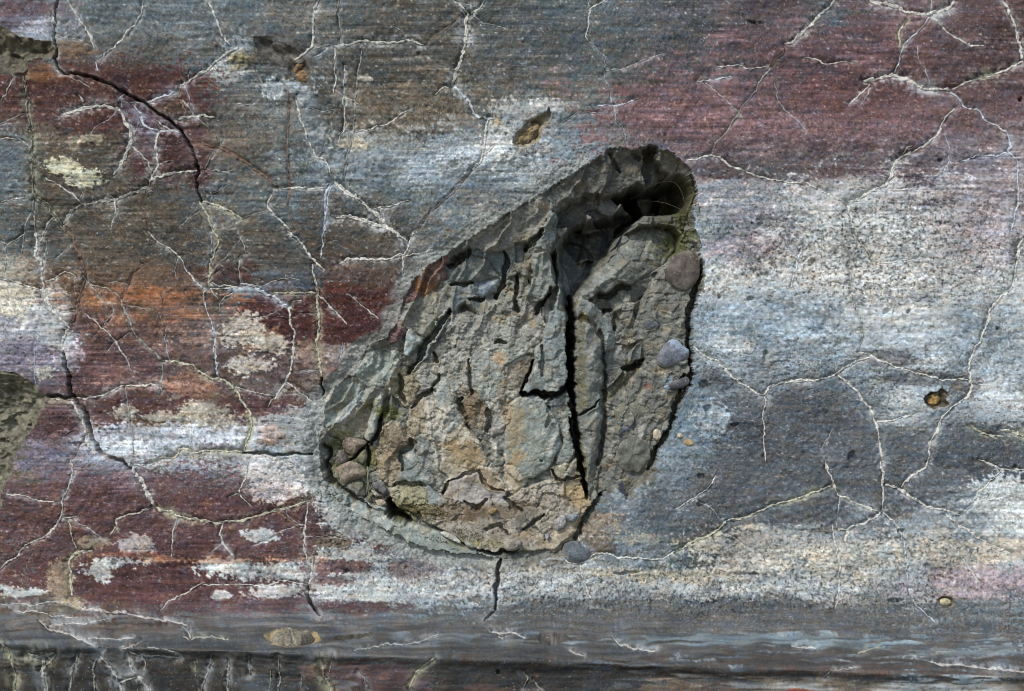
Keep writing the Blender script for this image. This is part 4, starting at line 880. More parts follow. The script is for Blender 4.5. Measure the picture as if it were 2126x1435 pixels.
H -= (7 * np.exp(-((PP - 1297 + 5 * fbm(X / 90, Y * 0, 3, 99)) / 3.2) ** 2) * sstep(-.5, .3, fbm(X / 140, Y * 0 + 3, 3, 98))).astype(np.float32)
def seg_dist(w, pts, warp=True):
    xx, yy = (WX[w], WY[w]) if warp else (X[w], Y[w])
    d = np.full(xx.shape, 1e9, np.float32); t = np.zeros(xx.shape, np.float32)
    n = len(pts) - 1
    for i in range(n):
        ax, ay = pts[i]; bx, by = pts[i + 1]; dx, dy = bx - ax, by - ay
        L = dx * dx + dy * dy + 1e-9
        k = np.clip(((xx - ax) * dx + (yy - ay) * dy) / L, 0, 1)
        e = np.hypot(xx - ax - k * dx, yy - ay - k * dy)
        m = e < d; d = np.where(m, e, d); t = np.where(m, (i + k) / n, t)
    return d, t
def poly_sdf(w, pts, warp=1.0):
    xx = X[w] + warp * (WX[w] - X[w]) * .8; yy = Y[w] + warp * (WY[w] - Y[w]) * .8
    d = np.full(xx.shape, 1e9, np.float32); ins = np.zeros(xx.shape, bool); n = len(pts)
    for i in range(n):
        ax, ay = pts[i]; bx, by = pts[(i + 1) % n]; dx, dy = bx - ax, by - ay
        k = np.clip(((xx - ax) * dx + (yy - ay) * dy) / (dx * dx + dy * dy + 1e-9), 0, 1)
        d = np.minimum(d, np.hypot(xx - ax - k * dx, yy - ay - k * dy))
        if ay != by:
            c = ((ay > yy) != (by > yy)) & (xx < dx * (yy - ay) / dy + ax); ins ^= c
    return np.where(ins, d, -d)
def pwin(pts, m): return win(pts[:, 0].min() - m, pts[:, 0].max() + m, pts[:, 1].min() - m, pts[:, 1].max() + m)

# ------------------------------------------------------------------ hollows: the big crater and the smaller spalls
LAB = np.zeros(U.shape, np.int32)            # 0 wall, then one number for each piece cut out of the sheet
PIECES = {}                                  # number -> (name, parent number)
RIM = np.array([(1255, 316), (1285, 306), (1318, 309), (1352, 299), (1376, 312), (1402, 318), (1424, 340), (1436, 366), (1449, 396), (1444, 420), (1436, 448), (1446, 480), (1452, 510), (1462, 548), (1462, 590), (1449, 620), (1440, 650), (1438, 690), (1443, 740), (1438, 790), (1420, 830), (1404, 868), (1392, 905), (1372, 935), (1356, 972), (1332, 1002), (1304, 1035), (1286, 1020), (1268, 1012), (1240, 1050), (1222, 1088), (1204, 1118), (1196, 1140), (1170, 1152), (1120, 1164), (1070, 1166), (1032, 1158), (985, 1152), (940, 1148), (900, 1142), (860, 1128), (800, 1100), (745, 1070), (700, 1030), (668, 990), (660, 940), (668, 890), (671, 830), (690, 806), (735, 775), (748, 745), (766, 715), (800, 705), (822, 672), (838, 630), (852, 592), (884, 556), (940, 518), (1000, 478), (1080, 428), (1150, 384), (1205, 352)], float)
w = pwin(RIM, 80)
sd = np.full(U.shape, -99., np.float32); sd[w] = poly_sdf(w, RIM, 1.5) + 3.0 * N3[w] + 1.6 * N6[w]
inside = sd > 0
lipm = np.clip(sstep(960, 800, X) * sstep(560, 760, Y) + sstep(1160, 1000, X) * sstep(1020, 1080, Y) + .7 * sstep(1260, 1180, X) * sstep(700, 560, Y), 0, 1)
wl = pwin(RIM, 75); sdl = poly_sdf(wl, RIM, 1.0) + 9 * N1[wl] + 3 * N3[wl]
lip = np.zeros(U.shape, np.float32); lip[wl] = lipm[wl] * sstep(-46, -4, sdl) * (~inside[wl])
H -= 13 * lip ** 2 + 1.5 * lip * N3 * 2
COL += (np.array((142, 145, 138), np.float32) * (1 + .2 * N3 + .15 * N1)[..., None] - COL) * (sstep(.15, .6, lip + .25 * N1) * .8 * (lip > 0))[..., None]
CELL = np.zeros(U.shape, np.float32)
for sc_, amp, sd_ in ((34, 1.0, 121), (15, .5, 125)):
    f1, f2, cid, qx, qy = worley(WX[w] / sc_, WY[w] / (sc_ * .85), sd_)
    r_ = lambda k: ((cid >> k) & 255) / 255. - .5
    CELL[w] += (amp * (r_(0) * 7 + 26 * (r_(8) * qx + r_(16) * qy))).astype(np.float32)
def facets(w, seed): 
    o = 0
    for sc_, amp in ((40, 1.0), (18, .5)):
        f1, f2, cid, qx, qy = worley(WX[w] / sc_, WY[w] / (sc_ * .85), seed)
        o = o + amp * (20 * ((((cid >> 8) & 255) / 255. - .5) * qx + (((cid >> 16) & 255) / 255. - .5) * qy))
    return o
RN = np.zeros(U.shape, np.float32); RN[w] = 5.0 * fbm(RX[w] / 60, RY[w] / 46, 5, 131, .5) + 1.0 * fbm(RX[w] / 10, RY[w] / 9, 2, 135, .6) - 3.0 * np.maximum(0, .18 - np.abs(fbm(X[w] / 30, Y[w] / 26, 3, 137))) / .18
STR = np.zeros(U.shape, np.float32); STR[w] = fbm((X[w] + .35 * Y[w]) / 60, (Y[w] - .35 * X[w]) / 7, 3, 139)
_a, _b = (.34 * X - .94 * Y), (.94 * X + .34 * Y)
_n = fbm((_b + 14 * fbm(X / 70, Y / 70, 2, 171)) / 62, _a / 260, 3, 173, .45)
FOLD = np.zeros(U.shape, np.float32); FOLD[inside] = (15 * (1 - np.minimum(1, np.abs(_n) * 3.2)) - 6)[inside]
FOLD *= (.35 + .65 * sstep(1060, 900, Y)) * (1 - .68 * sstep(650, 720, Y) * sstep(1215, 1160, X) * sstep(800, 860, X))
FORM = (FOLD + 20 * np.exp(-((X - 1010) / 170) ** 2 - ((Y - 900) / 230) ** 2) - 14 * np.exp(-((X - 775) / 70) ** 2 - ((Y - 930) / 110) ** 2) - 10 * np.exp(-((X - 1090) / 120) ** 2 - ((Y - 560) / 90) ** 2) - 12 * np.exp(-((X - 1290) / 60) ** 2 - ((Y - 740) / 200) ** 2)).astype(np.float32)
base = FORM - (32 * (1 - np.exp(-np.maximum(sd, 0) / (14 + 26 * lipm))) + 2 + 8 * lipm) + RN * 1.2 + CELL * .35
H = np.where(inside, base, H); LAB[inside] = 1; PIECES[1] = ('crater', 0)
CCOL = np.empty(U.shape + (3,), np.float32)[w]
base_c = np.array((112, 112, 103), np.float32)
COL[inside] = (base_c * (1 + .3 * fbm(X / 20, Y / 18, 4, 141, .6) + .15 * N3)[..., None])[inside]
SPK[inside] = .35
rocks = [l.split() for l in ROCKS.strip().split('\n')]; rocks.sort(key=lambda q: 0 if q[1] in ('concrete_core', 'rubble_bed') else 1 if q[0] == 'P' else 2 if q[0] in 'VGR' else 3)
LUMPS = []; nlab = 1
for q in rocks:
    kind, name, d, gx, gy, bu, ro, c, sl, tile = q[:10]; d, gx, gy, bu, ro, sl = map(float, (d, gx, gy, bu, ro, sl))
    pts = pts_of(tile, q[10:]); cen = pts.mean(0)
    if kind in 'LS': LUMPS.append((kind, name, d, bu, ro, [float(v) for v in c.split(',')], pts)); continue
    if kind == 'V':
        w = pwin(pts, 20); s = poly_sdf(w, pts); H[w] -= (d * sstep(-3, 14, s) * inside[w]).astype(np.float32)
    elif kind == 'P':
        w = pwin(pts, 40); s = poly_sdf(w, pts) + (0 if name in ('concrete_core', 'rubble_bed', 'stone_lip') else 5.5 if d < 38 and name != 'stone_slab' else 2.5); nlab += 1
        si = np.maximum(s, 0); R = max(6., si.max()); bk = bu * (1.0 if name in ('stone_pillar', 'stone_boss') else .55)
        h = -(d + gx * (X[w] - cen[0]) + gy * (Y[w] - cen[1])) + bk * (1 - (1 - np.minimum(si / R, 1)) ** 2) - bk * .5
        h = h + RN[w] * (.16 + .24 * min(ro, 2)) + CELL[w] * .17 * max(ro - .9, 0) + facets(w, 600 + nlab) * min(ro, 1.2) * .5 + FORM[w] * (.35 if name in ('stone_pillar', 'stone_slab', 'concrete_core') else 1) + (STR[w] * 3.5 if name == 'layered_stone' else STR[w] * .7)
        rimcap = -1.0 - .55 * np.minimum(np.maximum(sd[w], 0), 30)
        h = np.minimum(h - 2.0 * np.exp(-si / 1.8), np.where(d < 14, 0.5, rimcap * .35))
        k_ = sstep(-1.6, 1.6, s) * inside[w]
        H[w] += (h - H[w]) * k_ * (1 if d > 40 or name in ('stone_slab', 'stone_pillar', 'concrete_core', 'rubble_bed', 'stone_lip') else .35 if name == 'stone_face' and cen[1] > 640 else .7)
        H[w] -= ((2.0 if name == 'stone_face' else 5.0) * np.exp(-(s / 2.4) ** 2) * sstep(-.05, .4, N1[w] + .6 * N3[w]) * inside[w]).astype(np.float32)
        lm = (s > 0) & inside[w]; LAB[w][lm] = nlab
        PIECES[nlab] = (name, 1)
        cc = np.array([float(v) for v in c.split(',')], np.float32)
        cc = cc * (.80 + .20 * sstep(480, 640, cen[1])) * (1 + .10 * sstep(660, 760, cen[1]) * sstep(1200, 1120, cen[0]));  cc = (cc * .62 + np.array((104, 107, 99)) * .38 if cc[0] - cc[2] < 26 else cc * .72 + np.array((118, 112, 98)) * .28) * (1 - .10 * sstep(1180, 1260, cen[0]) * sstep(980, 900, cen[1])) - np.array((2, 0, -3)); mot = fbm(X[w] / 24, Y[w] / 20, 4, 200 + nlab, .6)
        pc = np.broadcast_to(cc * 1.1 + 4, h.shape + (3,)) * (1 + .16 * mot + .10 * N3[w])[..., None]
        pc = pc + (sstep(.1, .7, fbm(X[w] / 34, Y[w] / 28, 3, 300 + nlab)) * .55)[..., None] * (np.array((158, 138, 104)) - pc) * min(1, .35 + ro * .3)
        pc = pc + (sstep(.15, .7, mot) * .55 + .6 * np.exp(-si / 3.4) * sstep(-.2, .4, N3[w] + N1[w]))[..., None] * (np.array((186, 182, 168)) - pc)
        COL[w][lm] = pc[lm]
        SPK[w][lm] = np.clip(.12 + .22 * ro, 0, .9)
    elif kind == 'G':
        w = pwin(pts, bu * 3 + 12); dd, t = seg_dist(w, pts)
        ww = bu * (.55 + .45 * np.sin(np.pi * np.clip(t, .04, .96))) * (1 + .5 * N3[w])
        H[w] -= (d * sstep(1.25, .35, dd / np.maximum(ww, .8)) * inside[w]).astype(np.float32)
    elif kind == 'R':
        w = pwin(pts, bu * 3 + 12); dd, t = seg_dist(w, pts)
        m = np.exp(-(dd / (bu * np.maximum(.4, 1.15 + .6 * N1[w] + .4 * N3[w]))) ** 2) * np.sin(np.pi * np.clip(t, .05, .95)) * inside[w]
        H[w] += (d * .8 * m).astype(np.float32)
        COL[w] += (np.array([float(v) for v in c.split(',')]) - COL[w]) * np.clip(m * (1.0 + .6 * N3[w] + .4 * N6[w]), 0, 1)[..., None]
br_ = sstep(.15, .65, fbm(X / 34, Y / 26, 4, 151, .65)) * .4 * inside; COL += (np.array((92, 80, 60), np.float32) - COL) * br_[..., None]
li_ = sstep(.22, .6, fbm(RX / 22, RY / 40, 4, 157, .65)) * .75 * inside * sstep(560, 760, Y) * (.5 + .5 * sstep(1250, 1160, X)); COL += (np.array((198, 191, 174), np.float32) - COL) * li_[..., None]
# tints inside the crater: ochre, lime white, brown lichen, moss green, rust
def tint(c, cx, cy, rx, ry, a, only=inside):
    w = win(cx - rx * 2, cx + rx * 2, cy - ry * 2, cy + ry * 2)
    r = np.hypot((X[w] - cx) / rx, (Y[w] - cy) / ry)
    m = sstep(0, .7, 1 - r + .9 * N1[w] + .55 * N3[w]) * a * (only[w] if only is not None else 1)
    COL[w] += (np.array(c, np.float32) - COL[w]) * m[..., None]
for t in (((152, 124, 84), 960, 945, 55, 35, .65), ((186, 178, 160), 905, 850, 40, 60, .5), ((96, 80, 56), 975, 850, 40, 50, .5), ((150, 126, 88), 1070, 880, 30, 60, .55), ((176, 148, 108), 1075, 950, 24, 22, .7),
          ((170, 132, 92), 1040, 750, 22, 16, .6), ((110, 112, 48), 795, 850, 40, 24, .55), ((96, 98, 44), 720, 960, 60, 60, .5), ((104, 102, 50), 860, 1060, 70, 30, .5), ((84, 66, 44), 900, 1060, 130, 22, .45),
          ((88, 70, 48), 1060, 1060, 120, 20, .4), ((196, 190, 178), 955, 1014, 14, 8, .9), ((200, 196, 186), 1033, 1026, 6, 6, .9), ((170, 142, 98), 1200, 1030, 40, 40, .45), ((78, 82, 36), 1400, 495, 40, 40, .6),
          ((74, 78, 34), 1415, 440, 24, 50, .5), ((176, 132, 92), 1130, 425, 16, 16, .75), ((196, 178, 150), 1310, 345, 20, 10, .4), ((60, 62, 28), 1350, 318, 22, 20, .6), ((206, 190, 140), 1212, 658, 9, 12, .8),
          ((168, 170, 162), 1210, 620, 16, 10, .5), ((148, 152, 150), 1240, 580, 40, 16, .4), ((118, 66, 58), 1348, 803, 10, 6, .5), ((116, 146, 164), 1267, 872, 3, 5, .6), ((150, 176, 190), 1390, 790, 14, 10, .5),
          ((150, 98, 52), 880, 600, 30, 16, .5), ((60, 54, 42), 1390, 430, 50, 60, .35), ((128, 120, 64), 1000, 1130, 90, 14, .4), ((150, 116, 72), 1110, 1120, 60, 20, .4), ((190, 182, 160), 1160, 1120, 40, 14, .5),
          ((84, 78, 50), 1205, 760, 14, 110, .5), ((98, 92, 52), 1210, 940, 12, 90, .55), ((110, 96, 66), 700, 850, 18, 20, .3)):
    tint(*t)
# smaller hollows: left edge, above, on the ledge; each becomes a part of its own
def hollow(name, pts, depth, fall, col, rough=1.0, tintc=None, back=0.0):
    global nlab
    pts = np.array(pts, float); w = pwin(pts, 30); s = poly_sdf(w, pts); m = s > 0; nlab += 1
    si = np.maximum(s, 0)
    r1 = fbm(X[w] / 30, Y[w] / 26, 4, 400 + nlab, .55); f1, f2, cid, qx, qy = worley(WX[w] / 30, WY[w] / 24, 500 + nlab)
    h = -(depth * (1 - np.exp(-(si / fall) ** 1.3))) + rough * (6 * r1 + ((cid & 255) / 255. - .5) * 6 + 26 * ((((cid >> 8) & 255) / 255. - .5) * qx + (((cid >> 16) & 255) / 255. - .5) * qy) + 1.5 * fbm(X[w] / 8, Y[w] / 8, 3, 470 + nlab)) * np.minimum(si / 8, 1)
    H[w] = np.where(m, np.minimum(h, 0.5), H[w]); LAB[w][m] = nlab; PIECES[nlab] = (name, 0); SPK[w][m] = .45
    cc = np.array(col, np.float32) * (1 + .25 * r1 + .15 * N3[w] + .12 * (((cid >> 8) & 255) / 255. - .5))[..., None]
    if tintc: cc = cc + (sstep(0, .6, fbm(X[w] / 16, Y[w] / 14, 3, 450 + nlab)) * .7)[..., None] * (np.array(tintc) - cc)
    COL[w][m] = cc[m]
hollow('spalled_hollow', [(-150, 96), (-120, 60), (-60, 46), (0, 54), (40, 74), (75, 82), (108, 84), (116, 100), (110, 122), (60, 124), (52, 150), (0, 156), (-60, 148), (-120, 128)], 34, 22, (92, 86, 72), 1.2, (128, 124, 98))
hollow('spalled_hollow', [(-160, 900), (-130, 830), (-70, 784), (0, 768), (30, 772), (60, 790), (96, 822), (88, 850), (72, 885), (40, 930), (30, 950), (24, 985), (8, 1010), (2, 1060), (-24, 1112), (-60, 1090), (-110, 1040), (-150, 970)], 40, 26, (104, 100, 84), 1.3, (150, 146, 124))
hollow('spalled_scar', [(524, 80), (555, 76), (585, 88), (615, 105), (634, 125), (645, 150), (648, 182), (630, 178), (606, 160), (596, 140), (560, 124), (535, 104)], 15, 18, (84, 80, 73), .9, (118, 112, 98))
hollow('stone_pocket', [(1064, 296), (1070, 280), (1084, 268), (1092, 252), (1112, 244), (1132, 236), (1140, 226), (1146, 238), (1136, 256), (1128, 272), (1122, 290), (1104, 296), (1094, 306), (1076, 308)], 15, 11, (126, 116, 96), 1.6, (172, 164, 144))
hollow('stone_pocket', [(1916, 830), (1924, 820), (1932, 812), (1944, 814), (1956, 806), (1972, 818), (1966, 830), (1970, 842), (1952, 846), (1938, 850), (1928, 844)], 14, 6, (84, 76, 62), 1.4, (140, 132, 112))
hollow('stone_pocket', [(1945, 1245), (1956, 1238), (1978, 1240), (1986, 1250), (1976, 1260), (1954, 1260)], 10, 5, (110, 100, 82), .6, None)
hollow('ledge_chip', [(545, 1318), (560, 1312), (610, 1308), (655, 1316), (668, 1330), (640, 1340), (600, 1346), (566, 1338)], 12, 8, (150, 132, 98), .8, (180, 170, 140))
hollow('ledge_chip', [(1112, 1322), (1130, 1314), (1165, 1316), (1200, 1322), (1170, 1334), (1150, 1342), (1124, 1340)], 10, 8, (84, 80, 74), 1.0, (110, 104, 92))
hollow('ledge_chip', [(690, 1322), (730, 1315), (775, 1312), (776, 1320), (730, 1326), (692, 1330)], 12, 8, (76, 70, 58), 1.0, None)

# ------------------------------------------------------------------ cracks: open ones are cut in, mineral ones leave a stained bed
VL = []
for ln in VEINS.strip().split('\n'):
    q = ln.split(); VL.append((float(q[1]), q[2], pts_of(q[0], q[3:])))
rng = np.random.default_rng(5)
for _ in range(900):
    if len(VL) > 306: break
    wd, st, pts = VL[rng.integers(0, 240)]
    if st == 'd' or wd < 3: continue
    k_ = rng.integers(0, len(pts) - 1); t_ = rng.uniform(.2, .8); p0 = pts[k_] * (1 - t_) + pts[k_ + 1] * t_
    if p0[1] > 1230 or (p0[0] > 850 and rng.uniform() < .75): continue
    dv = pts[k_ + 1] - pts[k_]; a0 = math.atan2(dv[1], dv[0]) + rng.choice((-1, 1)) * rng.uniform(.6, 1.5); n_ = rng.integers(3, 7); ps = [p0]
    for _k in range(n_):
        a0 += rng.uniform(-.5, .5); ps.append(ps[-1] + rng.uniform(10, 24) * np.array((math.cos(a0), math.sin(a0))))
    ps = np.array(ps); ii = np.clip(np.searchsorted(GX, ps[:, 0]), 0, NX - 1); jj = np.clip(np.searchsorted(GP, ps[:, 1]), 0, NP - 1)
    if (LAB[jj, ii] > 0).any(): continue
    VL.append((rng.uniform(1.5, 2.2), rng.choice(['p', 'p', 'g', 'w']), ps))
for wd, st, pts in VL:
    w = pwin(pts, wd * 4 + 14); dd, t = seg_dist(w, pts); out_ = LAB[w] == 0
    if st == 'd':
        ww = wd * .62 * (.7 + .5 * np.sin(np.pi * t) + .5 * N3[w])
        H[w] -= (34 * sstep(1.3, .5, dd / np.maximum(ww, .9)) * out_).astype(np.float32)
        ha = .55 * np.exp(-(dd / (wd * 2.2)) ** 2) * sstep(-.3, .5, N1[w] + N3[w]) * out_; hc = (176, 176, 174)
    else:
        H[w] -= ((.9 * wd + .6) * np.exp(-(dd / (wd * .95 + .8)) ** 2) * out_).astype(np.float32)
        ha = (.20 + .06 * wd) * np.exp(-(dd / (wd * 1.7 + 2)) ** 2) * 1.6 * sstep(-.35, .6, N1[w] + .7 * N3[w] + .5 * N6[w]) * out_
        hc = {'p': (176, 178, 176), 'o': (164, 162, 134), 'b': (112, 92, 78), 'w': (162, 171, 178), 'g': (146, 146, 140), 'm': (140, 138, 118)}[st]
    COL[w] += (np.array(hc, np.float32) - COL[w]) * np.clip(ha, 0, .85)[..., None]

# ------------------------------------------------------------------ materials
def mat(name, bump=.35, rough=.88, grain=1.0):
    m = bpy.data.materials.new(name); m.use_nodes = True; t = m.node_tree; t.nodes.clear(); N = t.nodes.new; L = t.links.new
    o = N('ShaderNodeOutputMaterial'); b = N('ShaderNodeBsdfPrincipled'); L(b.outputs[0], o.inputs[0])
    b.inputs['Roughness'].default_value = rough; b.inputs['Specular IOR Level'].default_value = .25
    tc = N('ShaderNodeTexCoord')
    a = N('ShaderNodeAttribute'); a.attribute_name = 'col'; sk = N('ShaderNodeAttribute'); sk.attribute_name = 'stk'
    s = N('ShaderNodeAttribute'); s.attribute_name = 'spk'
    def nz(scale, det, r=.6):
        n = N('ShaderNodeTexNoise'); n.inputs['Scale'].default_value = scale; n.inputs['Detail'].default_value = det; n.inputs['Roughness'].default_value = r
        L(tc.outputs['Object'], n.inputs['Vector']); return n
    def mth(op, x, y):
        n = N('ShaderNodeMath'); n.operation = op
        for i, v in enumerate((x, y)):
            if hasattr(v, 'is_output'): L(v, n.inputs[i])
            else: n.inputs[i].default_value = v
        return n.outputs[0]
    fine = nz(420, 3, .7); med = nz(150, 3)
    # grain
    big = nz(14, 3); amp = mth('MULTIPLY', mth('MAXIMUM', mth('SUBTRACT', mth('MULTIPLY', big.outputs[0], 2.6), .65), .15), 2.9 * grain)
    k = mth('MULTIPLY', mth('SUBTRACT', fine.outputs[0], .5), amp); k = mth('ADD', k, 1.0)
    mp = N('ShaderNodeMapping'); mp.inputs['Scale'].default_value = (13, 13, 270); L(tc.outputs['Object'], mp.inputs['Vector'])
    sn = N('ShaderNodeTexNoise'); sn.inputs['Scale'].default_value = 1.0; sn.inputs['Detail'].default_value = 3; sn.inputs['Roughness'].default_value = .55; L(mp.outputs[0], sn.inputs['Vector'])
    k = mth('MULTIPLY', k, mth('ADD', 1.0, mth('MULTIPLY', mth('MULTIPLY', mth('SUBTRACT', sn.outputs[0], .5), 2.6), sk.outputs['Fac'])))
    hm = N('ShaderNodeMix'); hm.data_type = 'RGBA'; hm.blend_type = 'MULTIPLY'; hm.inputs[0].default_value = 1
    cc = N('ShaderNodeCombineColor')
    for i in range(3): L(k, cc.inputs[i])
    L(a.outputs[0], hm.inputs[6]); L(cc.outputs[0], hm.inputs[7])
    # dark lichen specks, more where spk is high
    sp = nz(230, 5, .8)
    th = mth('SUBTRACT', .71, mth('MULTIPLY', s.outputs['Fac'], .20))
    f = mth('MULTIPLY', mth('SUBTRACT', sp.outputs[0], th), 9.0)
    f = mth('MINIMUM', mth('MAXIMUM', f, 0.0), .88)
    dm = N('ShaderNodeMix'); dm.data_type = 'RGBA'; L(f, dm.inputs[0]); L(hm.outputs[2], dm.inputs[6]); dm.inputs[7].default_value = (.035, .032, .027, 1)
    # sparse bright salt grains
    sg = nz(520, 1); g2 = mth('MINIMUM', mth('MAXIMUM', mth('MULTIPLY', mth('SUBTRACT', sg.outputs[0], .70), 10.0), 0.0), .6)
    lm = N('ShaderNodeMix'); lm.data_type = 'RGBA'; L(g2, lm.inputs[0]); L(dm.outputs[2], lm.inputs[6]); lm.inputs[7].default_value = (.55, .54, .50, 1)
    L(lm.outputs[2], b.inputs['Base Color'])
    bp = N('ShaderNodeBump'); bp.inputs['Strength'].default_value = bump; bp.inputs['Distance'].default_value = .0016
    hh = mth('ADD', mth('MULTIPLY', fine.outputs[0], .8), mth('MULTIPLY', med.outputs[0], .8)); hh = mth('SUBTRACT', hh, mth('MULTIPLY', f, .5))
    L(hh, bp.inputs['Height']); L(bp.outputs[0], b.inputs['Normal'])
    return m
M_WALL = mat('weathered_limewashed_concrete', .2); M_ROCK = mat('broken_concrete_stone', .28, .58, .75); M_LEDGE = mat('worn_ledge_concrete', .25, .8, .7)
M_VEIN = mat('mineral_crust', .6, .8, .8); M_PEB = mat('smooth_pebble', .3, .75, .9); M_LOOSE = mat('rubble_stone', .6, .9, 1.1)
M_MOSS = mat('moss', .8, .95, 1.2); M_ROOT = mat('dry_root', .3, .8, .6); M_EARTH = mat('trodden_earth', .8, .95, 1.2)

# ------------------------------------------------------------------ object helpers
col = sc.collection
def mesh_obj(name, V, F, C, m, parent=None, spk=None, smooth=True, stk=None):
    me = bpy.data.meshes.new(name); V = np.asarray(V, np.float32); F = np.asarray(F, np.int32); k = F.shape[1]
    me.vertices.add(len(V)); me.vertices.foreach_set('co', V.ravel())
    me.loops.add(F.size); me.loops.foreach_set('vertex_index', F.ravel())
    me.polygons.add(len(F)); me.polygons.foreach_set('loop_start', np.arange(0, F.size, k, dtype=np.int32))
    me.update(calc_edges=True); me.validate()
    if smooth: me.polygons.foreach_set('use_smooth', np.ones(len(me.polygons), bool))
    at = me.attributes.new('col', 'FLOAT_COLOR', 'POINT'); at.data.foreach_set('color', np.concatenate([lin(C), np.ones((len(V), 1))], 1).astype(np.float32).ravel())
    at = me.attributes.new('stk', 'FLOAT', 'POINT'); at.data.foreach_set('value', (np.zeros(len(V)) if stk is None else stk).astype(np.float32))
    at = me.attributes.new('spk', 'FLOAT', 'POINT'); at.data.foreach_set('value', (np.zeros(len(V)) if spk is None else spk).astype(np.float32))
    me.materials.append(m)
    o = bpy.data.objects.new(name, me); col.objects.link(o)
    if parent: o.parent = parent
    return o
def tag(o, label=None, cat=None, group=None, kind=None):
    for k, v in (('label', label), ('category', cat), ('group', group), ('kind', kind)):
        if v: o[k] = v
    return o

# ------------------------------------------------------------------ cut the sheet into the wall, the ledge and the hollows
VERT = place(U, PP, H).reshape(-1, 3)
LEDGE_ROW = int(np.searchsorted(GP, 1296))
idx = np.arange(NX * NP).reshape(NP, NX)
Q = np.stack([idx[:-1, :-1], idx[1:, :-1], idx[1:, 1:], idx[:-1, 1:]], -1)
FL = LAB[:-1, :-1].copy()
led = np.zeros(FL.shape, bool); led[LEDGE_ROW:] = True
FL = np.where(led & (FL == 0), -1, FL)
STK = np.clip(zone * (.55 + .9 * N4 + .5 * N1), 0, 1) * sstep(1330, 1250, PP) * (LAB == 0)
CF, SF, KF = np.clip(COL, 8, 235).reshape(-1, 3), SPK.reshape(-1), STK.reshape(-1)
flq = FL.ravel(); Qf = Q.reshape(-1, 4); order = np.argsort(flq, kind='stable'); labs, st_ = np.unique(flq[order], return_index=True); en = list(st_[1:]) + [len(order)]
def cut(lab, name, m, parent=None):
    i = list(labs).index(lab); f = Qf[order[st_[i]:en[i]]]
    u, inv = np.unique(f, return_inverse=True)
    return mesh_obj(name, VERT[u], inv.reshape(-1, 4), CF[u], m, parent, SF[u], True, KF[u])
wall = bpy.data.objects.new('concrete_wall', None); col.objects.link(wall); wall.location = (0, 0, 0)
wall['kind'] = 'thing'
tag(wall, 'weathered limewashed concrete wall with streaked grey, white and maroon paint and a deep broken crater', 'wall')
ledge = bpy.data.objects.new('concrete_ledge', None); col.objects.link(ledge)
tag(ledge, 'dark worn concrete ledge running along the foot of the painted wall', 'ledge')
cut(0, 'wall_face', M_WALL, wall)
cut(-1, 'ledge_face', M_LEDGE, ledge)
objs = {}
objs[1] = cut(1, 'crater', M_ROCK, wall); objs[1]['label'] = 'jagged egg-shaped crater of broken grey stone in the wall'
for l in labs:
    if l > 1:
        nm, par = PIECES[l]
        objs[l] = cut(l, nm, M_ROCK, objs[1] if par == 1 else (ledge if nm == 'ledge_chip' else wall))

# ------------------------------------------------------------------ height lookup on the sheet
def inv_pp(u, p):
    pp = np.array(p, float)
    for _ in range(4): pp = p - tilt(u, pp)
    return pp
def look(A, u, pp):
    i = np.clip(np.searchsorted(GX, u) - 1, 0, NX - 2); j = np.clip(np.searchsorted(GP, pp) - 1, 0, NP - 2)
    a = np.clip((u - GX[i]) / (GX[i + 1] - GX[i]), 0, 1); b = np.clip((pp - GP[j]) / (GP[j + 1] - GP[j]), 0, 1)
    if A.ndim == 3: a, b = a[..., None], b[..., None]
    return (A[j, i] * (1 - a) + A[j, i + 1] * a) * (1 - b) + (A[j + 1, i] * (1 - a) + A[j + 1, i + 1] * a) * b

# ------------------------------------------------------------------ mineral veins: raised crusts of lime along the cracks, one mesh each
def smooth_path(pts, step, rough, seed):
    L = np.concatenate([[0], np.cumsum(np.hypot(*np.diff(pts, axis=0).T))]); n = max(3, int(L[-1] / step))
    s = np.linspace(0, L[-1], n); x = np.interp(s, L, pts[:, 0]); y = np.interp(s, L, pts[:, 1])
    k = np.array([1, 2, 3, 2, 1.]); k /= k.sum()
    if n > 8:
        xs = np.convolve(np.pad(x, 2, mode='edge'), k, 'valid'); ys = np.convolve(np.pad(y, 2, mode='edge'), k, 'valid'); xs[[0, -1]] = x[[0, -1]]; ys[[0, -1]] = y[[0, -1]]; x, y = xs, ys
    r = rough * 4.6 * fbm(s / 30, s * 0 + seed, 4, seed, .72); r2 = rough * 4.6 * fbm(s / 30, s * 0 + seed + 50, 4, seed + 9, .72)
    wn = np.minimum(1, np.minimum(s, s[-1] - s) / 14.); return s, x + r * wn, y + r2 * wn
VC = {'p': ((226, 223, 212), (200, 195, 180)), 'o': ((216, 212, 192), (178, 174, 146)), 'b': ((140, 116, 98), (104, 84, 70)), 'w': ((214, 219, 222), (190, 196, 198)), 'g': ((178, 177, 168), (130, 128, 118)), 'm': ((188, 186, 168), (64, 62, 50))}
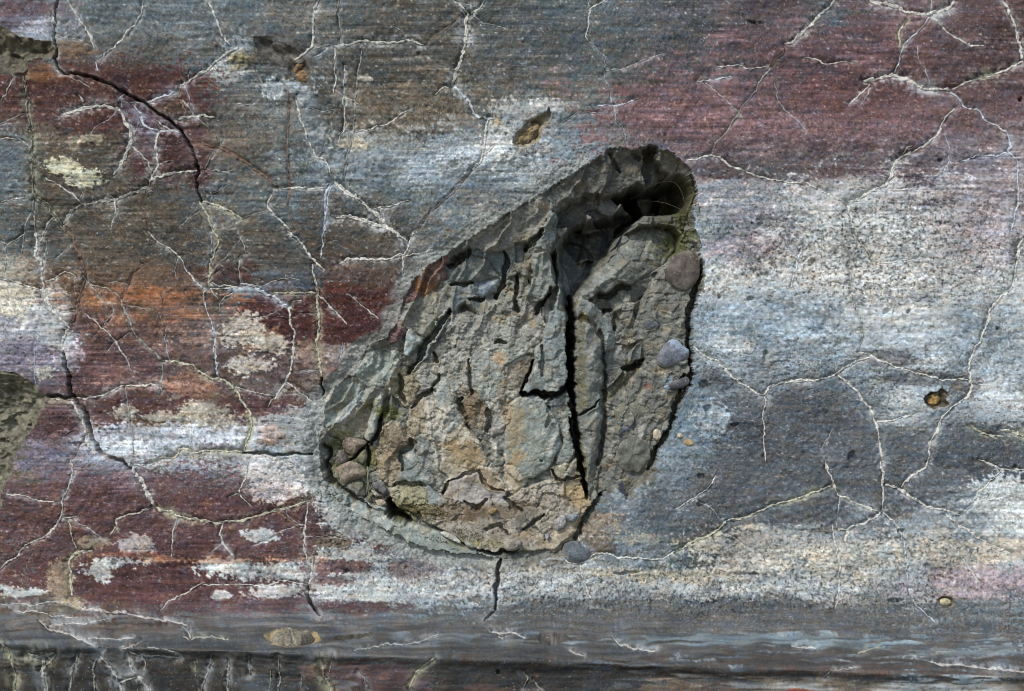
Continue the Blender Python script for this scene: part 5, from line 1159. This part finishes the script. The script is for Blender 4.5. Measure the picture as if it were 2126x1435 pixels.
for vi, (wd, st, pts) in enumerate(VL):
    if st == 'd': continue
    s, x, y = smooth_path(pts, 1.8, 1.0, 1000 + vi)
    tx, ty = np.gradient(x), np.gradient(y); L = np.hypot(tx, ty) + 1e-6; nx, ny = -ty / L, tx / L
    n = len(s); t = s / s[-1]
    half = wd * (.62 if pts[:, 1].mean() < 1250 else .42) * (.62 + .85 * fbm(s / 11, s * 0, 4, 3000 + vi, .75) + .4 * fbm(s / 60, s * 0, 2, 5000 + vi))
    if s[-1] > 30: half = half * (.6 + .4 * np.minimum(1, np.minimum(t, 1 - t) * s[-1] / 14))
    half = np.clip(half, .45, 9)
    offs = np.array([-1.25, -.85, -.4, 0, .4, .85, 1.25]); K = len(offs)
    hgt = np.array([-1.4, .45, 1.0, .55 if wd < 6 else .25, 1.0, .45, -1.4])
    if st == 'm': hgt[3] = -.9
    jit = 1 + .55 * np.stack([fbm(s / 7, s * 0 + k * 7.7, 2, 7000 + vi * 3) for k in range(K)], 1)
    uu = x[:, None] + nx[:, None] * offs * half[:, None] * jit; yy = y[:, None] + ny[:, None] * offs * half[:, None] * jit
    pp = inv_pp(uu, yy)
    rise = (.35 + .36 * wd) * (.7 + 1.0 * fbm(s / 18, s * 0, 3, 8000 + vi, .65)) + (.2 if wd >= 3 else -.1)
    hb = np.minimum(look(H, uu, pp), look(H, uu, pp).mean(1, keepdims=True) + 2.0)
    hh = hb + np.where(hgt > -1.2, hgt * rise[:, None] + .5 + .9 * fbm(uu / 4, yy / 4, 2, 9000 + vi), -2.0)
    V = place(uu, pp, hh).reshape(-1, 3)
    a = np.arange(n - 1)[:, None] * K + np.arange(K - 1)[None]
    F = np.stack([a, a + K, a + K + 1, a + 1], -1).reshape(-1, 4)
    c0, c1 = np.array(VC[st][0]), np.array(VC[st][1])
    mixv = np.clip((1 - np.abs(offs)) * .9, 0, 1)[None] * (.6 if st != 'm' else 1.1) + .35 * fbm(uu / 9, yy / 9, 3, 9500 + vi)
    C = c0 + (c1 - c0) * np.clip(mixv, 0, 1.1)[..., None]
    C = C * (1 + .13 * fbm(uu / 3.5, yy / 3.5, 2, 9700 + vi))[..., None]
    under = look(COL, uu, pp); em = (np.abs(offs) > 1)[None, :, None] * .5 + (.35 if wd < 2.5 else .12) + (.3 if pts[:, 1].mean() > 1250 else 0); C = C + (under - C) * np.clip(em, 0, .8)
    par = ledge if pp.mean() > 1296 else wall
    mesh_obj('mineral_vein', V, F, C.reshape(-1, 3), M_VEIN, par, np.full(V.shape[0], .1))

# ------------------------------------------------------------------ pebbles (set in the concrete) and loose rubble stones
def lump(name, pts, depth, bulge, rough, c, m, parent=None, thick=None, seed=0, veil=None):
    pts = np.stack([pts[:, 0], inv_pp(pts[:, 0], pts[:, 1])], 1)
    cen = pts.mean(0); L = np.concatenate([[0], np.cumsum(np.hypot(*np.diff(np.vstack([pts, pts[:1]]), axis=0).T))]); P2 = np.vstack([pts, pts[:1]])
    n = int(np.clip(L[-1] / 3.0, 28, 110)); s = np.linspace(0, L[-1], n, endpoint=False)
    ox, oy = np.interp(s, L, P2[:, 0]), np.interp(s, L, P2[:, 1])
    k = np.array([1, 2, 1.]) / 4
    for _ in range(2): ox = np.convolve(np.concatenate([ox[-1:], ox, ox[:1]]), k, 'valid'); oy = np.convolve(np.concatenate([oy[-1:], oy, oy[:1]]), k, 'valid')
    rad = np.array([.0, .14, .3, .46, .6, .73, .84, .92, .98, 1.0, .99, .9, .6, .2]); R = len(rad)
    zz = np.concatenate([bulge * np.sqrt(np.clip(1 - rad[:10] ** 2 * .98, 0, 1)) - bulge * .35, -bulge * np.array([.5, .9, 1.5, 1.9])]) if thick is None else None
    uu = cen[0] + (ox - cen[0])[None] * rad[:, None]; yy = cen[1] + (oy - cen[1])[None] * rad[:, None]
    d = rough * (1.8 * fbm(uu / 16, yy / 16, 3, 11000 + seed) + .8 * fbm(uu / 5, yy / 5, 2, 11100 + seed)); fr = np.arange(R) < 10
    fc = rough * 2.2 * np.maximum(fbm(uu / 34, yy / 34, 2, 11200 + seed), -.1)
    cj, ci_ = int(np.clip(np.searchsorted(GP, cen[1]), 0, NP - 1)), int(np.clip(np.searchsorted(GX, cen[0]), 0, NX - 1))
    if inside[cj, ci_]: depth = depth - float(FORM[cj, ci_])
    hh = -depth + zz[:, None] + (d + fc) * fr[:, None]
    V = place(uu, yy, hh).reshape(-1, 3)
    a = np.arange(R - 1)[:, None] * n + np.arange(n)[None]; b = np.arange(R - 1)[:, None] * n + (np.arange(n)[None] + 1) % n
    F = np.stack([a, a + n, b + n, b], -1).reshape(-1, 4)
    C = (np.array(c) * .92 + np.array((8, 8, 6))) * (1 + .34 * fbm(uu / 20, yy / 16, 4, 11300 + seed) + .12 * fbm(uu / 5, yy / 5, 2, 11400 + seed))[..., None]
    crust = sstep(.78, 1.0, rad)[:, None] * sstep(-.25, .35, fbm(uu / 10, yy / 10, 3, 11600 + seed)) if m is M_PEB else 0 * uu
    C = C + (np.array((124, 119, 102)) - C) * crust[..., None] * .9
    if veil: C = C + (np.array(veil[0]) - C) * (sstep(0, .25, (uu - cen[0]) * veil[1] + (yy - cen[1]) * veil[2] + veil[3] + .5 * fbm(uu / 9, yy / 9, 3, 11500 + seed)) * .85)[..., None]
    return mesh_obj(name, V, F, C.reshape(-1, 3), m, parent, np.full(V.shape[0], .4 if m is M_PEB else .5))
STONE_LABELS = iter(['brown angular rubble stone, uppermost in the mossy lower left corner of the crater', 'small purplish rubble stone at the mossy left edge, above the largest loose stone', 'largest loose tan rubble stone in the mossy lower left corner of the crater',
    'small greenish wedge of rubble between moss cracks, right of the purplish stone', 'pale grey rubble lump just below the largest loose tan stone', 'dark purplish rubble stone right of the upright rootlet', 'small cream sliver of stone under the dark purplish rubble',
    'cream rubble chip beside the black gap in the lower left of the crater', 'pale upright pebble-like stone near the lower right tip of the crater', 'squarish blue-grey stone beside the pale upright one at the lower right', 'tiny round blue-grey stone low in the crater, below the pale upright one',
    'rounded mauve-grey stone on the bottom rim of the crater, over a dark slot', 'long white sliver of stone lying along the bottom left rim of the crater', 'thin grey sliver at the bottom rim, right of the long white one', 'small ochre nodule in the middle of the rubble at the crater bottom'])
for i, (kind, name, d, bu, ro, c, pts) in enumerate(LUMPS):
    if kind == 'L':
        v = ((150, 164, 180), .02, -.035, -.5) if i == 1 else (((150, 168, 182), -.09, .02, -1.9) if i == 2 else None)
        lump(name, pts, d + bu * .22, bu * .8, ro * 1.5, c, M_PEB, objs[1], None, i, v)
    else:
        tag(lump(name, pts, d, bu, ro, c, M_LOOSE, None, None, i), next(STONE_LABELS), 'stone', 'loose stones lodged in the crater')
ell = lambda cx, cy, rx, ry, a=0: np.array([(cx + rx * math.cos(t) * math.cos(a) - ry * math.sin(t) * math.sin(a), cy + rx * math.cos(t) * math.sin(a) + ry * math.sin(t) * math.cos(a)) for t in np.linspace(0, 2 * math.pi, 14, endpoint=False)])
for i, (pts, d, bu, c, lab) in enumerate([
    (np.array([(1072, 296), (1080, 276), (1098, 258), (1116, 252), (1122, 264), (1114, 282), (1098, 296), (1080, 302)]), 9, 8, (138, 120, 88), 'golden brown crumbly stone lodged in a pocket above the crater'),
    (np.array([(1926, 832), (1931, 820), (1940, 817), (1950, 821), (1955, 830), (1949, 838), (1938, 841), (1930, 839)]), 5, 7, (168, 136, 82), 'small golden brown stone lodged in a pocket at the right side of the wall'),
    (ell(1963, 1250, 12, 8, .1), 2, 6, (196, 184, 150), 'small cream stone stuck in the dark speckled foot of the wall at right'),
    (np.array([(606, 152), (614, 132), (624, 122), (632, 126), (630, 140), (616, 150)]), 8, 7, (118, 92, 68), 'small orange-brown stone, upper of two in the dark scar at upper left'),
    (np.array([(604, 162), (618, 146), (632, 142), (640, 152), (636, 170), (618, 174)]), 7, 8, (136, 106, 76), 'larger orange-tan stone, lower of two in the dark scar at upper left'),
    (np.array([(556, 1326), (570, 1318), (600, 1314), (632, 1316), (654, 1322), (648, 1332), (622, 1338), (590, 1340), (566, 1334)]), 2, 26, (126, 119, 104), 'flat tan stone lying in a chip of the ledge')]):
    ro = 3.4 if i in (0, 5) else 2.4
    tag(lump('lodged_stone', pts, d, bu, ro, c, M_LOOSE, None, None, 50 + i), lab, 'stone', 'single stones lodged in the wall and ledge')
for i, (pts, d, bu, c) in enumerate([(pts_of('K7', '1570,1120 1600,1000 1700,960 1820,980 1920,1040 1960,1130 1880,1200 1760,1250 1640,1210'.split()), 0, 6, (96, 102, 108)),
                                 (ell(1461, 887, 12, 22, .3), 1, 4, (90, 94, 104)), (ell(1430, 919, 12, 8, .1), 1, 5, (178, 150, 112)), (ell(1412, 905, 7, 6), 1, 4, (190, 178, 156)),
                                 (ell(1818, 1246, 6, 16, .9), 1, 3, (84, 86, 96))]):
    lump('pebble', pts, d, bu, .5, c, M_PEB, wall, None, 80 + i)

# ------------------------------------------------------------------ rootlets in the hollow
def tube(name, path, r, c, m, sides=6):
    path = np.asarray(path, float); T = np.gradient(path, axis=0); T /= np.linalg.norm(T, axis=1, keepdims=True) + 1e-9
    up = np.array((.3, 1, .2)); A = np.cross(T, up); A /= np.linalg.norm(A, axis=1, keepdims=True) + 1e-9; B = np.cross(T, A)
    n = len(path); an = np.linspace(0, 2 * np.pi, sides, endpoint=False); rr = np.broadcast_to(np.asarray(r), (n,))
    V = path[:, None] + rr[:, None, None] * (A[:, None] * np.cos(an)[None, :, None] + B[:, None] * np.sin(an)[None, :, None])
    a = np.arange(n - 1)[:, None] * sides + np.arange(sides)[None]; b = np.arange(n - 1)[:, None] * sides + (np.arange(sides)[None] + 1) % sides
    F = np.stack([a, a + sides, b + sides, b], -1).reshape(-1, 4); V = V.reshape(-1, 3)
    C = np.array(c) * (1 + .2 * fbm(V[:, 0] / .004, V[:, 2] / .004, 2, 77))[:, None]
    return mesh_obj(name, V, F, C, m)
def curve(tile, words, depths, n=60):
    p = pts_of(tile, words.split()); L = np.concatenate([[0], np.cumsum(np.hypot(*np.diff(p, axis=0).T))]); s = np.linspace(0, L[-1], n)
    x, y, d = np.interp(s, L, p[:, 0]), np.interp(s, L, p[:, 1]), np.interp(s, L, depths)
    k = np.ones(7) / 7
    f = lambda v: np.convolve(np.pad(v, 3, mode='edge'), k, 'valid')
    return place(f(x), f(y), -f(d))
RG = 'dry rootlets hanging in the crater'
tag(tube('rootlet', curve('K2', '1150,670 1220,660 1300,600 1390,530 1500,490 1600,470 1700,490 1760,570 1800,680 1805,760', [95, 85, 75, 62, 55, 52, 50, 48, 45, 40]), .0003, (92, 80, 60), M_ROOT), 'arched dry rootlet looping across the dark upper end of the crater', 'root', RG)
tag(tube('rootlet', curve('K2', '1250,680 1350,700 1480,715 1600,745 1700,790 1780,840', [92, 84, 74, 64, 54, 44]), .00027, (86, 76, 58), M_ROOT), 'straighter dry rootlet slanting below the arched one in the dark upper end of the crater', 'root', RG)
tag(tube('rootlet', curve('K6', '775,640 800,720 782,800 800,880 790,960 808,1040 822,1110 780,1170', [30, 24, 22, 20, 20, 21, 20, 26]), .0009 + .0005 * np.sin(np.linspace(0, 9, 60)) ** 2, (118, 116, 84), M_ROOT), 'upright greenish rootlet among the rubble in the lower left of the crater', 'root', RG)

# ------------------------------------------------------------------ moss tufts in the crevices: thousands of tiny leaves, one mass
mv, mf, mc = [], [], []
def moss(cx, cy, rx, ry, n, dens=1.0):
    for _ in range(n):
        a = rng.uniform(0, 6.283); r = math.sqrt(rng.uniform()); u = cx + rx * r * math.cos(a); y = cy + ry * r * math.sin(a)
        uu, yy = np.array([u]), np.array([y])
        h = float(look(H, uu, yy)[0])
        hs = float(look(H, uu + 7, yy)[0] + look(H, uu - 7, yy)[0] + look(H, uu, yy + 7)[0] + look(H, uu, yy - 7)[0]) / 4
        if h > hs + .5 or h < -75: continue
        p0 = place(uu, yy, np.array([h]))[0]
        b = len(mv); ang = rng.uniform(0, 6.283); ln = rng.uniform(.0008, .0019); wd_ = ln * .35
        d = np.array((math.cos(ang) * .7, -rng.uniform(.5, 1.0), math.sin(ang) * .7 + .25)); d /= np.linalg.norm(d)
        sx = np.cross(d, (0.2, .4, 1.)); sx /= np.linalg.norm(sx)
        mv.extend([p0 - sx * wd_, p0 + sx * wd_, p0 + d * ln]); mf.append((b, b + 1, b + 2))
        c = np.array((96, 100, 38)) * rng.uniform(.5, 1.25) + np.array((rng.uniform(0, 26), rng.uniform(0, 12), 0)); mc.extend([c * .8, c * .8, c])
for a in ((690, 960, 20, 60, 1400), (720, 1010, 50, 40, 2200), (750, 940, 40, 40, 1500), (790, 1030, 40, 30, 1500), (860, 1065, 60, 25, 1600), (800, 840, 26, 22, 800), (1350, 315, 16, 20, 600), (1440, 420, 14, 60, 1000), (1405, 500, 30, 24, 900), (940, 1115, 60, 16, 800), (1000, 1145, 70, 8, 500), (1200, 780, 6, 160, 500)):
    moss(*a)
tag(mesh_obj('moss', np.array(mv), np.array(mf), np.array(mc), M_MOSS, None, None, False), 'olive green moss growing in the crevices of the crater', 'moss', None, 'stuff')

# ------------------------------------------------------------------ ground below the frame
g0 = place(np.array([CX]), np.array([3200.]), np.array([0.]))[0]
gx = np.linspace(-30, 30, 40); gy = np.linspace(-60, 1, 40); AX, AY = np.meshgrid(gx, gy)
V = np.stack([AX, AY, np.full(AX.shape, g0[2] + .02) + .03 * fbm(AX, AY, 2, 3)], -1).reshape(-1, 3)
i4 = np.arange(1600).reshape(40, 40); F = np.stack([i4[:-1, :-1], i4[:-1, 1:], i4[1:, 1:], i4[1:, :-1]], -1).reshape(-1, 4)
tag(mesh_obj('ground', V, F, np.full((1600, 3), 116.) + np.array((0, -4, -14)), M_EARTH), 'bare trodden earth in front of the wall', 'ground', None, 'structure')
